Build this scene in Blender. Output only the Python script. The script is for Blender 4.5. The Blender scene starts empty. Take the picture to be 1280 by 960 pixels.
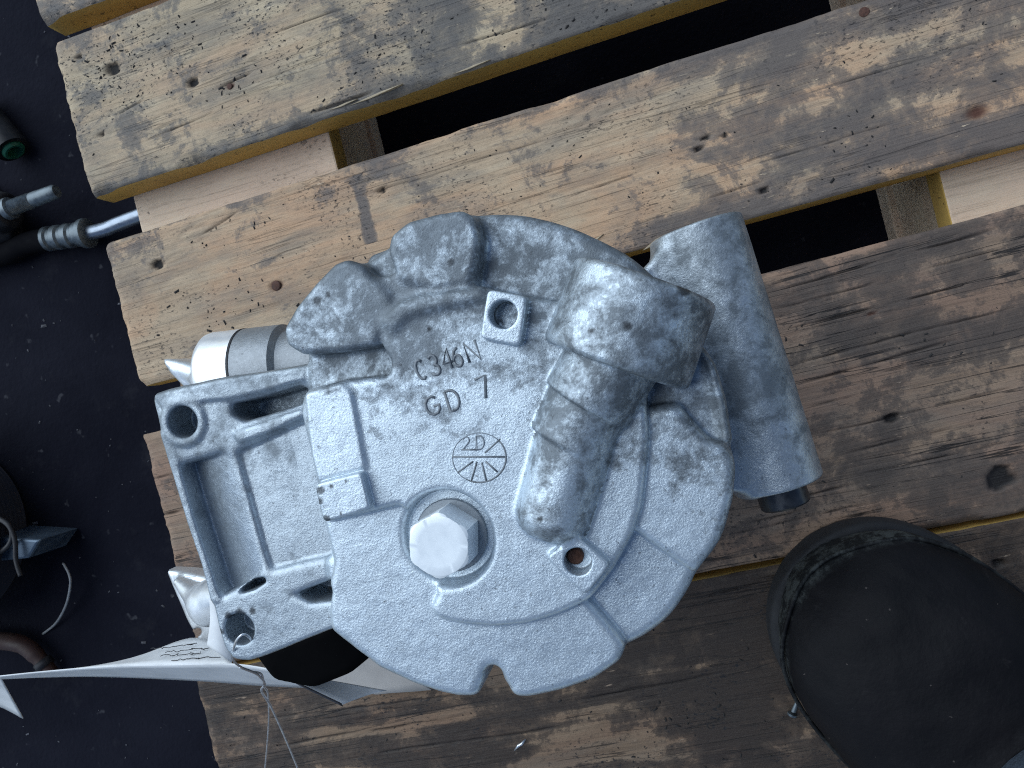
import bpy, math, random
import numpy as np
from mathutils import Vector, Matrix

random.seed(7)
rng = np.random.default_rng(11)
scn = bpy.context.scene
col = scn.collection

# ------------------------------------------------------------------ camera
FPX = 961.0                       # focal length in pixels of the 1280 px wide picture
CAM_H = 0.42                      # metres above the pallet deck
_t = math.radians(11.0)
Fw = np.array([-math.sin(_t), 0, -math.cos(_t)])
Xc = np.array([math.cos(_t), 0, -math.sin(_t)])
_d = np.array([4805.0, 1197.0]); _d /= np.hypot(*_d)
Rt = _d[0] * Xc - _d[1] * np.array([0, 1.0, 0])
Up = _d[1] * Xc + _d[0] * np.array([0, 1.0, 0])
cam_d = bpy.data.cameras.new('camera')
cam = bpy.data.objects.new('camera', cam_d); col.objects.link(cam)
M4 = Matrix(((Rt[0], Up[0], -Fw[0], 0), (Rt[1], Up[1], -Fw[1], 0), (Rt[2], Up[2], -Fw[2], CAM_H), (0, 0, 0, 1)))
cam.matrix_world = M4
cam_d.sensor_width = 36.0
cam_d.lens = FPX / 1280.0 * 36.0
cam_d.clip_start = 0.01; cam_d.clip_end = 50
cam_d.dof.use_dof = True
cam_d.dof.focus_distance = 0.25
cam_d.dof.aperture_fstop = 60
scn.camera = cam
scn.cycles.filter_width = 1.05
scn.cycles.use_denoising = False      # keep the fine grain of the surfaces

# ------------------------------------------------------------------ sky, soft sun, exposure
SUN_EL, SUN_AZ = math.radians(44), math.atan2(-0.76, 0.65)     # light from the upper left of the picture
w = bpy.data.worlds.new('World'); scn.world = w; w.use_nodes = True
wn = w.node_tree
sky = wn.nodes.new('ShaderNodeTexSky'); sky.sky_type = 'NISHITA'; sky.sun_disc = False
sky.sun_elevation = SUN_EL; sky.sun_rotation = SUN_AZ
sky.dust_density = 0.6; sky.altitude = 2500; sky.air_density = 1.0; sky.ozone_density = 1.0
bg = wn.nodes['Background']; bg.inputs['Strength'].default_value = 0.05
wn.links.new(sky.outputs[0], bg.inputs['Color'])
sun_d = bpy.data.lights.new('sun', 'SUN'); sun_d.energy = 1.5; sun_d.angle = math.radians(75); sun_d.color = (0.84, 0.94, 1.0)
sun = bpy.data.objects.new('sun', sun_d); col.objects.link(sun)
sdir = Vector((math.sin(SUN_AZ) * math.cos(SUN_EL), math.cos(SUN_AZ) * math.cos(SUN_EL), math.sin(SUN_EL)))
sun.rotation_euler = sdir.to_track_quat('Z', 'Y').to_euler()
sun.location = sdir * 3
scn.view_settings.view_transform = 'Standard'; scn.view_settings.look = 'None'
scn.view_settings.gamma = 1.0; scn.view_settings.exposure = 1.06; scn.view_settings.use_curve_mapping = False

# ------------------------------------------------------------------ helpers
def P(px, py, z):
    """point at height z that the photograph shows at pixel px, py (1280 x 960)"""
    v = Fw * FPX + Rt * (px - 640) - Up * (py - 480)
    s = (z - CAM_H) / v[2]
    return np.array([0, 0, CAM_H]) + v * s

def tag(o, label=None, cat=None, group=None, kind=None):
    if label: o['label'] = label
    if cat: o['category'] = cat
    if group: o['group'] = group
    if kind: o['kind'] = kind
    return o

def empty(name, loc=(0, 0, 0)):
    o = bpy.data.objects.new(name, None); col.objects.link(o); o.location = loc
    o.empty_display_size = 0.02
    return o

def link(name, me, mat=None, parent=None, smooth=True):
    o = bpy.data.objects.new(name, me); col.objects.link(o)
    if mat is not None and not me.materials:
        for m in (mat if isinstance(mat, (list, tuple)) else [mat]): me.materials.append(m)
    if smooth: me.polygons.foreach_set('use_smooth', np.ones(len(me.polygons), bool))
    if parent is not None:
        o.parent = parent
        loc = Vector((0, 0, 0)); q = parent
        while q is not None: loc += q.location; q = q.parent
        o.location = -loc
    return o

def mesh(name, verts, faces):
    me = bpy.data.meshes.new(name)
    me.from_pydata([tuple(map(float, v)) for v in verts], [], [tuple(map(int, f)) for f in faces])
    me.update(); return me

def mesh_quads(name, V, Q):
    me = bpy.data.meshes.new(name)
    V = np.asarray(V, np.float32); Q = np.asarray(Q, np.int32)
    me.vertices.add(len(V)); me.vertices.foreach_set('co', V.ravel())
    me.loops.add(Q.size); me.loops.foreach_set('vertex_index', Q.ravel())
    me.polygons.add(len(Q)); me.polygons.foreach_set('loop_start', np.arange(0, Q.size, Q.shape[1], dtype=np.int32))
    me.update(calc_edges=True); me.validate(); return me

def set_attr(me, name, vals):
    a = me.attributes.new(name, 'FLOAT', 'POINT'); a.data.foreach_set('value', np.asarray(vals, np.float32))

def vnoise(x, y, seed=0):
    """smooth value noise in numpy, 0..1"""
    r = np.random.default_rng(seed); tab = r.random((257, 257))
    xi = np.floor(x).astype(int); yi = np.floor(y).astype(int)
    fx = x - xi; fy = y - yi; fx = fx * fx * (3 - 2 * fx); fy = fy * fy * (3 - 2 * fy)
    a = tab[xi % 256, yi % 256]; b = tab[(xi + 1) % 256, yi % 256]
    c = tab[xi % 256, (yi + 1) % 256]; d = tab[(xi + 1) % 256, (yi + 1) % 256]
    return (a * (1 - fx) + b * fx) * (1 - fy) + (c * (1 - fx) + d * fx) * fy

def fbm(x, y, seed=0, o=4):
    s = 0; amp = 0.5; tot = 0
    for i in range(o):
        s = s + amp * vnoise(x * 2 ** i, y * 2 ** i, seed + i); tot += amp; amp *= 0.5
    return s / tot

def frame(axis):
    a = np.array(axis, float); a /= np.linalg.norm(a)
    b = np.cross(a, [0, 0, 1.0])
    if np.linalg.norm(b) < 1e-4: b = np.array([1.0, 0, 0])
    b /= np.linalg.norm(b); return a, b, np.cross(a, b)

def lathe(name, base, axis, prof, mat, parent=None, n=48, smooth=True, sharp=None):
    """prof: list of (distance along axis, radius)"""
    a, b, c = frame(axis); base = np.array(base, float)
    V = []; Q = []
    for s, r in prof:
        for i in range(n):
            t = 2 * math.pi * i / n
            V.append(base + a * s + (b * math.cos(t) + c * math.sin(t)) * r)
    for j in range(len(prof) - 1):
        for i in range(n):
            k = (i + 1) % n
            Q.append((j * n + i, j * n + k, (j + 1) * n + k, (j + 1) * n + i))
    Q.append(tuple(range(n))[::-1]); Q.append(tuple((len(prof) - 1) * n + i for i in range(n)))
    me = mesh(name, V, Q); o = link(name, me, mat, parent, smooth)
    if smooth: me.set_sharp_from_angle(angle=math.radians(35))
    return o

def catmull(pts, per=8):
    pts = [np.array(p, float) for p in pts]; out = []
    for i in range(len(pts) - 1):
        p0 = pts[max(i - 1, 0)]; p1 = pts[i]; p2 = pts[i + 1]; p3 = pts[min(i + 2, len(pts) - 1)]
        for k in range(per):
            t = k / per
            out.append(0.5 * (2 * p1 + (p2 - p0) * t + (2 * p0 - 5 * p1 + 4 * p2 - p3) * t * t + (3 * p1 - p0 - 3 * p2 + p3) * t ** 3))
    out.append(pts[-1]); return out

def tube_mesh(name, pts, rad, n=10, close=False):
    pts = [np.array(p, float) for p in pts]; V = []; Q = []
    m = len(pts); rads = rad if hasattr(rad, '__len__') else [rad] * m
    prev = None
    for i, p in enumerate(pts):
        t = pts[min(i + 1, m - 1)] - pts[max(i - 1, 0)]; t = t / (np.linalg.norm(t) + 1e-12)
        if prev is None:
            b = np.cross(t, [0.31, 0.2, 0.93])
        else:
            b = prev - t * np.dot(prev, t)
        b /= np.linalg.norm(b); prev = b; c = np.cross(t, b)
        for k in range(n):
            a = 2 * math.pi * k / n; V.append(p + (b * math.cos(a) + c * math.sin(a)) * rads[i])
    for i in range(m - 1):
        for k in range(n):
            k2 = (k + 1) % n; Q.append((i * n + k, i * n + k2, (i + 1) * n + k2, (i + 1) * n + k))
    Q.append(tuple(range(n))[::-1]); Q.append(tuple((m - 1) * n + k for k in range(n)))
    return mesh(name, V, Q)

# ------------------------------------------------------------------ material helpers
class NT:
    def __init__(s, name):
        s.m = bpy.data.materials.new(name); s.m.use_nodes = True
        s.t = s.m.node_tree; s.b = s.t.nodes['Principled BSDF']
    def n(s, typ, **kw):
        nd = s.t.nodes.new('ShaderNode' + typ)
        for k, v in kw.items(): setattr(nd, k, v)
        return nd
    def l(s, a, b): s.t.links.new(a, b)
    def coord(s, scale=(1, 1, 1), loc=(0, 0, 0), rot=(0, 0, 0)):
        tc = s.n('TexCoord'); mp = s.n('Mapping'); s.l(tc.outputs['Object'], mp.inputs['Vector'])
        mp.inputs['Scale'].default_value = scale; mp.inputs['Location'].default_value = loc; mp.inputs['Rotation'].default_value = rot
        return mp.outputs[0]
    def noise(s, vec, scale, detail=4, rough=0.55, dist=0.0):
        nd = s.n('TexNoise'); s.l(vec, nd.inputs['Vector'])
        nd.inputs['Scale'].default_value = scale; nd.inputs['Detail'].default_value = detail
        nd.inputs['Roughness'].default_value = rough; nd.inputs['Distortion'].default_value = dist
        return nd.outputs['Fac']
    def ramp(s, fac, stops):
        nd = s.n('ValToRGB'); s.l(fac, nd.inputs[0]); e = nd.color_ramp.elements
        while len(e) < len(stops): e.new(0.5)
        for q, (p, c) in zip(e, stops):
            q.position = p; q.color = (c, c, c, 1) if not hasattr(c, '__len__') else (*c, 1)
        return nd.outputs[0]
    def math(s, op, a, b=None, clamp=False):
        nd = s.n('Math', operation=op, use_clamp=clamp)
        for i, v in enumerate((a, b)):
            if v is None: continue
            if isinstance(v, (int, float)): nd.inputs[i].default_value = v
            else: s.l(v, nd.inputs[i])
        return nd.outputs[0]
    def mix(s, fac, a, b, typ='MIX'):
        nd = s.n('Mix', data_type='RGBA', blend_type=typ, clamp_factor=True)
        for i, v in ((0, fac), (6, a), (7, b)):
            if isinstance(v, (int, float)): nd.inputs[i].default_value = v
            elif isinstance(v, (tuple, list)): nd.inputs[i].default_value = (*v, 1)
            else: s.l(v, nd.inputs[i])
        return nd.outputs[2]
    def attr(s, name):
        nd = s.n('Attribute', attribute_name=name); return nd.outputs['Fac']
    def out(s, color=None, rough=None, metal=None, height=None, bump=0.3, dist=0.001, spec=None):
        for key, v in (('Base Color', color), ('Roughness', rough), ('Metallic', metal), ('Specular IOR Level', spec)):
            if v is None: continue
            if isinstance(v, (int, float)): s.b.inputs[key].default_value = v
            elif isinstance(v, (tuple, list)): s.b.inputs[key].default_value = (*v, 1)
            else: s.l(v, s.b.inputs[key])
        if height is not None:
            bm = s.n('Bump'); bm.inputs['Strength'].default_value = bump; bm.inputs['Distance'].default_value = dist
            s.l(height, bm.inputs['Height']); s.l(bm.outputs[0], s.b.inputs['Normal'])
        return s.m

def simple_mat(name, c, rough=0.5, metal=0.0, var=0.25, scale=200, bump=0.15, dist=0.0004, dark=None, spec=None):
    t = NT(name); v = t.coord(); n1 = t.noise(v, scale, 5); n2 = t.noise(v, scale * 0.12, 3)
    f = t.math('MULTIPLY', t.math('ADD', n1, n2), 0.5)
    d = dark or tuple(x * (1 - var) for x in c)
    colr = t.mix(t.ramp(f, [(0.35, 0.0), (0.65, 1.0)]), d, tuple(min(1, x * (1 + var * 0.5)) for x in c))
    r = t.ramp(n1, [(0.3, max(0.05, rough - 0.12)), (0.7, min(1, rough + 0.12))])
    return t.out(colr, r, metal, n1, bump, dist, spec)

def wood_mat(name, light, mid, grime_c, grime, speck, seed, grey=0.3, pink=(0.36, 0.22, 0.14), lines=0.5):
    t = NT(name); sd = seed * 1.37
    iso = t.coord((1, 1, 1), (sd, -sd, sd))
    grain = t.noise(t.coord((6, 110, 110), (sd, sd * 2, 0)), 1.0, 8, 0.7, 0.5)       # stretched along the grain
    grain2 = t.noise(t.coord((22, 620, 620), (sd, 0, 0)), 1.0, 6, 0.75, 0.2)
    bign = t.noise(t.coord((8, 22, 22), (sd * 3, sd, 0)), 1.0, 8, 0.68, 0.5)
    blot = t.noise(iso, 38, 10, 0.74, 0.3)
    c = t.mix(t.ramp(grain, [(0.38, 0.0), (0.62, 1.0)]), mid, light)
    c = t.mix(t.math('MULTIPLY', t.ramp(bign, [(0.44, 0.0), (0.60, 1.0)]), 0.7), c, pink)
    c = t.mix(t.math('MULTIPLY', t.ramp(grain2, [(0.52, 0.0), (0.66, 1.0)]), 0.38), c, tuple(x * 0.38 for x in mid))
    # weathered grey smears
    gs = t.ramp(t.noise(t.coord((13, 34, 34), (-sd, sd, 0)), 1.0, 10, 0.72, 0.4), [(0.46, 0.0), (0.62, 1.0)])
    c = t.mix(t.math('MULTIPLY', gs, grey), c, tuple(0.55 * a + 0.45 * b for a, b in zip(grime_c, (0.24, 0.22, 0.19))))
    # trodden-in dirt; the vertex attribute carries where the deck has been dirtied
    ga = t.attr('grime')
    gm = t.math('ADD', t.math('MULTIPLY', blot, 0.86), t.math('MULTIPLY', grain, 0.26))
    gm = t.math('ADD', gm, t.math('MULTIPLY', ga, 0.30))
    gf = t.ramp(gm, [(0.72 - 0.10 * grime, 0.0), (0.762 - 0.09 * grime, 0.70), (0.86 - 0.07 * grime, 1.0)])
    c = t.mix(t.math('MULTIPLY', gf, 0.92), c, grime_c)
    # black speckle and short flecks
    sp = t.ramp(t.noise(t.coord((1, 1.7, 1), (sd, 0, 0)), 360, 3, 0.6), [(0.575, 0.0), (0.615, 1.0)])
    spm = t.ramp(t.noise(iso, 21, 6, 0.7), [(0.49, 0.0), (0.58, 1.0)])
    c = t.mix(t.math('MULTIPLY', t.math('MULTIPLY', sp, spm), speck), c, (0.022, 0.020, 0.021))
    fk = t.ramp(t.noise(t.coord((120, 520, 500), (0, sd, 0), (0, 0, 0.5)), 1.0, 3, 0.6), [(0.635, 0.0), (0.67, 1.0)])
    c = t.mix(t.math('MULTIPLY', fk, 0.28 * speck), c, (0.035, 0.032, 0.03))
    # fine drying cracks along the grain
    ln = t.noise(t.coord((5, 150, 150), (sd, -sd, 0)), 1.0, 3, 0.5, 0.25)
    ld = t.math('ABSOLUTE', t.math('SUBTRACT', ln, 0.5))
    lm = t.ramp(t.noise(t.coord((14, 40, 40), (sd, sd, 1)), 1.0, 4), [(0.45, 0.0), (0.56, 1.0)])
    lf = t.math('MULTIPLY', t.ramp(ld, [(0.004, 1.0), (0.013, 0.0)]), lm)
    c = t.mix(t.math('MULTIPLY', lf, lines), c, (0.02, 0.016, 0.014))
    # pale fibres torn up
    pf = t.ramp(t.noise(t.coord((70, 520, 520), (0, sd, 0), (0, 0, 0.14)), 1.0, 4, 0.65, 0.3), [(0.64, 0.0), (0.68, 1.0)])
    pm = t.ramp(t.noise(iso, 30, 5, 0.7), [(0.5, 0.0), (0.6, 1.0)])
    c = t.mix(t.math('MULTIPLY', t.math('MULTIPLY', pf, pm), 0.7), c, tuple(min(1, x * 1.3 + 0.05) for x in light))
    c = t.mix(t.attr('mark'), c, (0.018, 0.015, 0.014))
    c = t.mix(t.attr('rust'), c, (0.11, 0.045, 0.028))
    h = t.math('ADD', t.math('MULTIPLY', grain2, 0.8), t.math('MULTIPLY', blot, 0.9))
    h = t.math('SUBTRACT', h, t.math('MULTIPLY', lf, 0.9 * lines))
    h = t.math('ADD', h, t.math('MULTIPLY', t.math('MULTIPLY', pf, pm), 0.5))
    r = t.ramp(gf, [(0.0, 0.75), (1.0, 0.52)])
    return t.out(c, r, 0.0, h, 0.7, 0.0010, 0.35)

def yellow_side(name):
    t = NT(name); v = t.coord((12, 30, 60))
    n = t.noise(v, 1.0, 6, 0.65, 0.5); s = t.noise(t.coord(), 300, 3)
    c = t.mix(t.ramp(n, [(0.40, 0.0), (0.68, 1.0)]), (0.56, 0.365, 0.10), (0.40, 0.26, 0.08))
    c = t.mix(t.ramp(s, [(0.62, 0.0), (0.70, 0.8)]), c, (0.07, 0.045, 0.02))
    return t.out(c, 0.7, 0.0, n, 0.3, 0.0008)

def cast_mat(name, light=(0.62, 0.705, 0.775), dark=(0.150, 0.170, 0.188), metal=0.62, rough=0.46):
    """sand-cast aluminium with a grey oxide film; attribute 'stain' says how far the film covers"""
    t = NT(name); v = t.coord()
    sa = t.attr('stain')
    p1 = t.noise(v, 120, 10, 0.74, 0.25); p2 = t.noise(v, 420, 5, 0.7); p3 = t.noise(v, 38, 4, 0.55)
    m = t.math('ADD', t.math('MULTIPLY', p1, 0.66), t.math('ADD', t.math('MULTIPLY', p2, 0.26), t.math('MULTIPLY', p3, 0.20)))
    m = t.math('ADD', m, t.math('MULTIPLY', t.math('SUBTRACT', sa, 0.5), 0.40))
    f = t.ramp(m, [(0.535, 0.0), (0.575, 0.5), (0.66, 1.0)])
    lightv = t.mix(t.ramp(p2, [(0.36, 0.0), (0.62, 1.0)]), tuple(x * 0.80 for x in light), light)
    lightv = t.mix(t.math('MULTIPLY', t.ramp(t.noise(v, 26, 6, 0.65), [(0.42, 0.0), (0.66, 1.0)]), 0.5), lightv, tuple(x * 0.66 for x in light))
    darkv = t.mix(t.ramp(p1, [(0.40, 0.0), (0.60, 1.0)]), tuple(x * 1.6 for x in dark), dark)
    c = t.mix(f, lightv, darkv)
    # glitter of bare grains painted as pale flecks; pits and grit
    gr = t.noise(v, 1500, 2, 0.5)
    c = t.mix(t.math('MULTIPLY', t.math('MULTIPLY', t.ramp(gr, [(0.58, 0.0), (0.70, 1.0)]), 0.5), t.math('SUBTRACT', 1.0, f)), c, tuple(min(1, x * 1.25) for x in light))
    pit = t.ramp(t.noise(v, 760, 3, 0.55), [(0.655, 0.0), (0.70, 1.0)])
    c = t.mix(t.math('MULTIPLY', pit, 0.5), c, (0.06, 0.063, 0.07))
    c = t.mix(t.attr('mark'), c, (0.03, 0.032, 0.036))
    g = t.noise(v, 1500, 3, 0.7); g2 = t.noise(v, 560, 5, 0.7)
    h = t.math('ADD', t.math('MULTIPLY', g, 0.75), t.math('MULTIPLY', g2, 0.25))
    h = t.math('SUBTRACT', h, t.math('MULTIPLY', f, 0.3))
    r = t.ramp(f, [(0.0, rough - 0.10), (1.0, rough + 0.12)])
    return t.out(c, r, metal, h, 0.42, 0.0005)

# ------------------------------------------------------------------ signed-distance modelling for cast shapes
class Field:
    def __init__(s, lo, hi, h):
        s.lo = np.array(lo, float); s.h = h
        s.n = np.ceil((np.array(hi) - s.lo) / h).astype(int) + 1
        s.ax = [s.lo[i] + h * np.arange(s.n[i]) for i in range(3)]
        s.D = np.full(s.n, 0.05, np.float32); s.L = np.zeros(s.n, np.int8)
    def sl(s, lo, hi, pad):
        r = []
        for i in range(3):
            a = max(0, int((lo[i] - pad - s.lo[i]) / s.h)); b = min(s.n[i], int((hi[i] + pad - s.lo[i]) / s.h) + 2)
            r.append(slice(a, max(a + 1, b)))
        return tuple(r)
    def grids(s, q):
        return np.meshgrid(s.ax[0][q[0]], s.ax[1][q[1]], s.ax[2][q[2]], indexing='ij', sparse=True)
    def union(s, q, d, k, lab):
        D = s.D[q]; d = d.astype(np.float32)
        hh = np.clip(0.5 + 0.5 * (D - d) / k, 0, 1)
        s.L[q] = np.where(d < D, lab, s.L[q])
        s.D[q] = D * (1 - hh) + d * hh - k * hh * (1 - hh)
    def cut(s, q, d, k):
        D = s.D[q]; e = (-d).astype(np.float32)
        hh = np.clip(0.5 - 0.5 * (D - e) / k, 0, 1)
        s.D[q] = D * (1 - hh) + e * hh + k * hh * (1 - hh)
    def poly2(s, q, pts, blur=0):
        X, Y = np.meshgrid(s.ax[0][q[0]], s.ax[1][q[1]], indexing='ij')
        d = np.full(X.shape, 1e9); ins = np.zeros(X.shape, bool); n = len(pts)
        for i in range(n):
            ax, ay = pts[i]; bx, by = pts[(i + 1) % n]
            ex, ey = bx - ax, by - ay; wx, wy = X - ax, Y - ay
            t = np.clip((wx * ex + wy * ey) / (ex * ex + ey * ey + 1e-18), 0, 1)
            d = np.minimum(d, (wx - ex * t) ** 2 + (wy - ey * t) ** 2)
            c = ((ay > Y) != (by > Y)) & (X < (bx - ax) * (Y - ay) / (by - ay + 1e-18) + ax)
            ins ^= c
        d = np.sqrt(d); d[ins] *= -1
        for _ in range(blur):
            for axx in (0, 1):
                pd = np.concatenate([np.take(d, [0], axx), d, np.take(d, [-1], axx)], axx)
                nn = d.shape[axx]
                d = (np.take(pd, range(0, nn), axx) + 2 * d + np.take(pd, range(2, nn + 2), axx)) / 4
        return d
    def prism(s, pts, z0, z1, r=0.001, k=0.002, lab=0, cut=False, blur=3, ztop=None, tilt=None):
        pts = [(float(p[0]), float(p[1])) for p in pts]
        xs = [p[0] for p in pts]; ys = [p[1] for p in pts]
        q = s.sl((min(xs), min(ys), z0), (max(xs), max(ys), z1), k + 0.004)
        d2 = s.poly2(q, pts, blur)[:, :, None]
        Z = s.ax[2][q[2]][None, None, :]
        zl, zh = z0, z1
        if tilt is not None:
            X, Y = np.meshgrid(s.ax[0][q[0]], s.ax[1][q[1]], indexing='ij')
            if cut: zl = tilt(X, Y)[:, :, None]
            else: zh = tilt(X, Y)[:, :, None]
        dz = np.maximum(zl - Z, Z - zh)
        a = d2 + r; b = dz + r
        d = np.sqrt(np.maximum(a, 0) ** 2 + np.maximum(b, 0) ** 2) + np.minimum(np.maximum(a, b), 0) - r
        if cut: s.cut(q, d, k)
        else: s.union(q, d, k, lab)
    def cyl(s, A, B, ra, rb=None, r=0.001, k=0.002, lab=0, cut=False):
        A = np.array(A, float); B = np.array(B, float); rb = ra if rb is None else rb
        m = max(ra, rb); q = s.sl(np.minimum(A, B) - m, np.maximum(A, B) + m, k + 0.004)
        X, Y, Z = s.grids(q); L = np.linalg.norm(B - A); a = (B - A) / L
        u = (X - A[0]) * a[0] + (Y - A[1]) * a[1] + (Z - A[2]) * a[2]
        rr = np.sqrt(np.maximum((X - A[0]) ** 2 + (Y - A[1]) ** 2 + (Z - A[2]) ** 2 - u * u, 0))
        rad = ra + (rb - ra) * np.clip(u / L, 0, 1)
        da = rr - rad + r; db = np.abs(u - L / 2) - L / 2 + r
        d = np.sqrt(np.maximum(da, 0) ** 2 + np.maximum(db, 0) ** 2) + np.minimum(np.maximum(da, db), 0) - r
        if cut: s.cut(q, d, k)
        else: s.union(q, d, k, lab)
    def cone(s, A, B, ra, rb, k=0.002, lab=0, cut=False):
        """round cone from A to B"""
        A = np.array(A, float); B = np.array(B, float); m = max(ra, rb)
        q = s.sl(np.minimum(A, B) - m, np.maximum(A, B) + m, k + 0.004)
        X, Y, Z = s.grids(q); e = B - A; L2 = e @ e
        t = np.clip(((X - A[0]) * e[0] + (Y - A[1]) * e[1] + (Z - A[2]) * e[2]) / L2, 0, 1)
        d = np.sqrt((X - A[0] - e[0] * t) ** 2 + (Y - A[1] - e[1] * t) ** 2 + (Z - A[2] - e[2] * t) ** 2) - (ra + (rb - ra) * t)
        if cut: s.cut(q, d, k)
        else: s.union(q, d, k, lab)
    def roughen(s, amp, scale, seed=3):
        """slow unevenness of a sand casting"""
        X, Y = np.meshgrid(s.ax[0], s.ax[1], indexing='ij')
        for zi, z in enumerate(s.ax[2]):
            s.D[:, :, zi] += (amp * (fbm(X * scale + z * 31, Y * scale - z * 57, seed, 3) - 0.5)).astype(np.float32)
    def nets(s):
        D = s.D; I = D < 0; n = D.shape
        cnt = np.zeros((n[0] - 1, n[1] - 1, n[2] - 1), np.int8)
        offs = [(i, j, k) for i in (0, 1) for j in (0, 1) for k in (0, 1)]
        for i, j, k in offs: cnt += I[i:n[0] - 1 + i, j:n[1] - 1 + j, k:n[2] - 1 + k]
        act = np.argwhere((cnt > 0) & (cnt < 8))
        idx = np.full(cnt.shape, -1, np.int32); idx[tuple(act.T)] = np.arange(len(act))
        c = {o: D[act[:, 0] + o[0], act[:, 1] + o[1], act[:, 2] + o[2]].astype(float) for o in offs}
        pos = np.zeros((len(act), 3)); num = np.zeros(len(act))
        for o in offs:
            for axx in range(3):
                if o[axx]: continue
                o2 = list(o); o2[axx] = 1; o2 = tuple(o2)
                a, b = c[o], c[o2]; mk = (a < 0) != (b < 0)
                t = np.where(mk, a / np.where(mk, a - b, 1), 0)
                pp = np.tile(np.array(o, float), (len(act), 1)); pp[:, axx] += t
                pos[mk] += pp[mk]; num += mk
        pos /= num[:, None]
        V = s.lo + (act + pos) * s.h
        N = np.zeros_like(V)
        for o in offs:
            for axx in range(3):
                N[:, axx] += c[o] * (1 if o[axx] else -1)
        N /= np.linalg.norm(N, axis=1)[:, None] + 1e-12
        lab = s.L[tuple(np.minimum(act + np.round(pos).astype(int), np.array(n) - 1).T)]
        quads = []
        for axx in range(3):
            u, v = [(1, 2), (2, 0), (0, 1)][axx]
            sa = [slice(None)] * 3; sb = [slice(None)] * 3
            sa[axx] = slice(0, n[axx] - 1); sb[axx] = slice(1, n[axx])
            for q_ in (u, v):
                sa[q_] = slice(1, n[q_] - 1); sb[q_] = slice(1, n[q_] - 1)
            A = I[tuple(sa)]; B = I[tuple(sb)]
            for cond, flip in ((A & ~B, False), (~A & B, True)):
                e = np.argwhere(cond)
                if not len(e): continue
                e[:, u] += 1; e[:, v] += 1
                def at(du, dv):
                    g = e.copy(); g[:, u] -= du; g[:, v] -= dv
                    return idx[g[:, 0], g[:, 1], g[:, 2]]
                qd = np.stack([at(1, 1), at(0, 1), at(0, 0), at(1, 0)], 1)
                quads.append(qd[:, ::-1] if flip else qd)
        return V, N, lab, np.concatenate(quads)

def split_field(fld, names, mats, parent, attrs):
    V, N, lab, Q = fld.nets()
    fl = lab[Q[:, 0]]; objs = {}
    for li, nm in names.items():
        q = Q[fl == li]
        if not len(q): continue
        used = np.unique(q); remap = np.full(len(V), -1, np.int64); remap[used] = np.arange(len(used))
        me = mesh_quads(nm, V[used], remap[q])
        for an, fn in attrs.items(): set_attr(me, an, fn(V[used]))
        o = link(nm, me, mats.get(li, mats[0]), parent)
        if len(me.vertices) == len(used): me.normals_split_custom_set_from_vertices(N[used].astype(np.float32))
        objs[li] = o
    return objs

def chaikin(pts, it=2):
    pts = [np.array(p, float) for p in pts]
    for _ in range(it):
        o = []
        for i in range(len(pts)):
            a, b = pts[i], pts[(i + 1) % len(pts)]
            o += [a * 0.75 + b * 0.25, a * 0.25 + b * 0.75]
        pts = o
    return pts
#@@PART2
# ------------------------------------------------------------------ floor
FLOOR_Z = -0.135
def floor_material():
    t = NT('black_mat_floor'); v = t.coord()
    n = t.noise(v, 9, 6, 0.6, 0.4); f = t.noise(v, 260, 4, 0.6); sp = t.noise(v, 95, 2, 0.5)
    c = t.mix(t.ramp(n, [(0.35, 0.0), (0.7, 1.0)]), (0.0050, 0.0054, 0.0105), (0.0120, 0.0125, 0.0200))
    c = t.mix(t.math('MULTIPLY', t.ramp(sp, [(0.70, 0.0), (0.76, 1.0)]), 0.35), c, (0.10, 0.10, 0.11))
    c = t.mix(t.math('MULTIPLY', t.ramp(t.noise(v, 23, 5, 0.7), [(0.58, 0.0), (0.8, 1.0)]), 0.25), c, (0.05, 0.05, 0.055))
    return t.out(c, 0.92, 0.0, f, 0.5, 0.0015, 0.08)
fl = link('floor', mesh('floor', [(-3, -3, FLOOR_Z), (3, -3, FLOOR_Z), (3, 3, FLOOR_Z), (-3, 3, FLOOR_Z)], [(0, 1, 2, 3)]), floor_material(), smooth=False)
tag(fl, kind='structure')

# loose grit on the floor: nobody could count it
V = []; Q = []
for i in range(260):
    x = random.uniform(-0.66, -0.30); y = random.uniform(-0.42, 0.46); s = random.choice([0.0004, 0.0005, 0.0005, 0.0007, 0.0012]) * random.uniform(0.7, 1.4)
    a = random.uniform(0, 6.3); k = len(V); e = random.uniform(0.7, 2.2)
    for (u, v_, z_) in ((-1, -.6, 0), (1, -.8, 0), (.8, .7, 0), (-.7, .9, 0), (0.1, 0, 1.1)):
        u *= e
        V.append((x + s * (u * math.cos(a) - v_ * math.sin(a)), y + s * (u * math.sin(a) + v_ * math.cos(a)), FLOOR_Z + 0.0003 + s * 0.6 * z_))
    Q += [(k, k + 1, k + 4), (k + 1, k + 2, k + 4), (k + 2, k + 3, k + 4), (k + 3, k, k + 4), (k + 3, k + 2, k + 1, k)]
g = link('floor_grit', mesh('floor_grit', V, Q), simple_mat('grit_grey', (0.10, 0.10, 0.115), 0.8, var=0.7, scale=30), smooth=False)
tag(g, 'pale grit and crumbs scattered on the black floor', 'grit', kind='stuff')

# ------------------------------------------------------------------ pallet
pallet = empty('wooden_pallet', (0, 0, FLOOR_Z))
tag(pallet, 'worn wooden pallet with yellow painted board edges under the compressor', 'pallet')
YEL = yellow_side('yellow_paint_edge')
BOARD_T = 0.020

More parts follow.
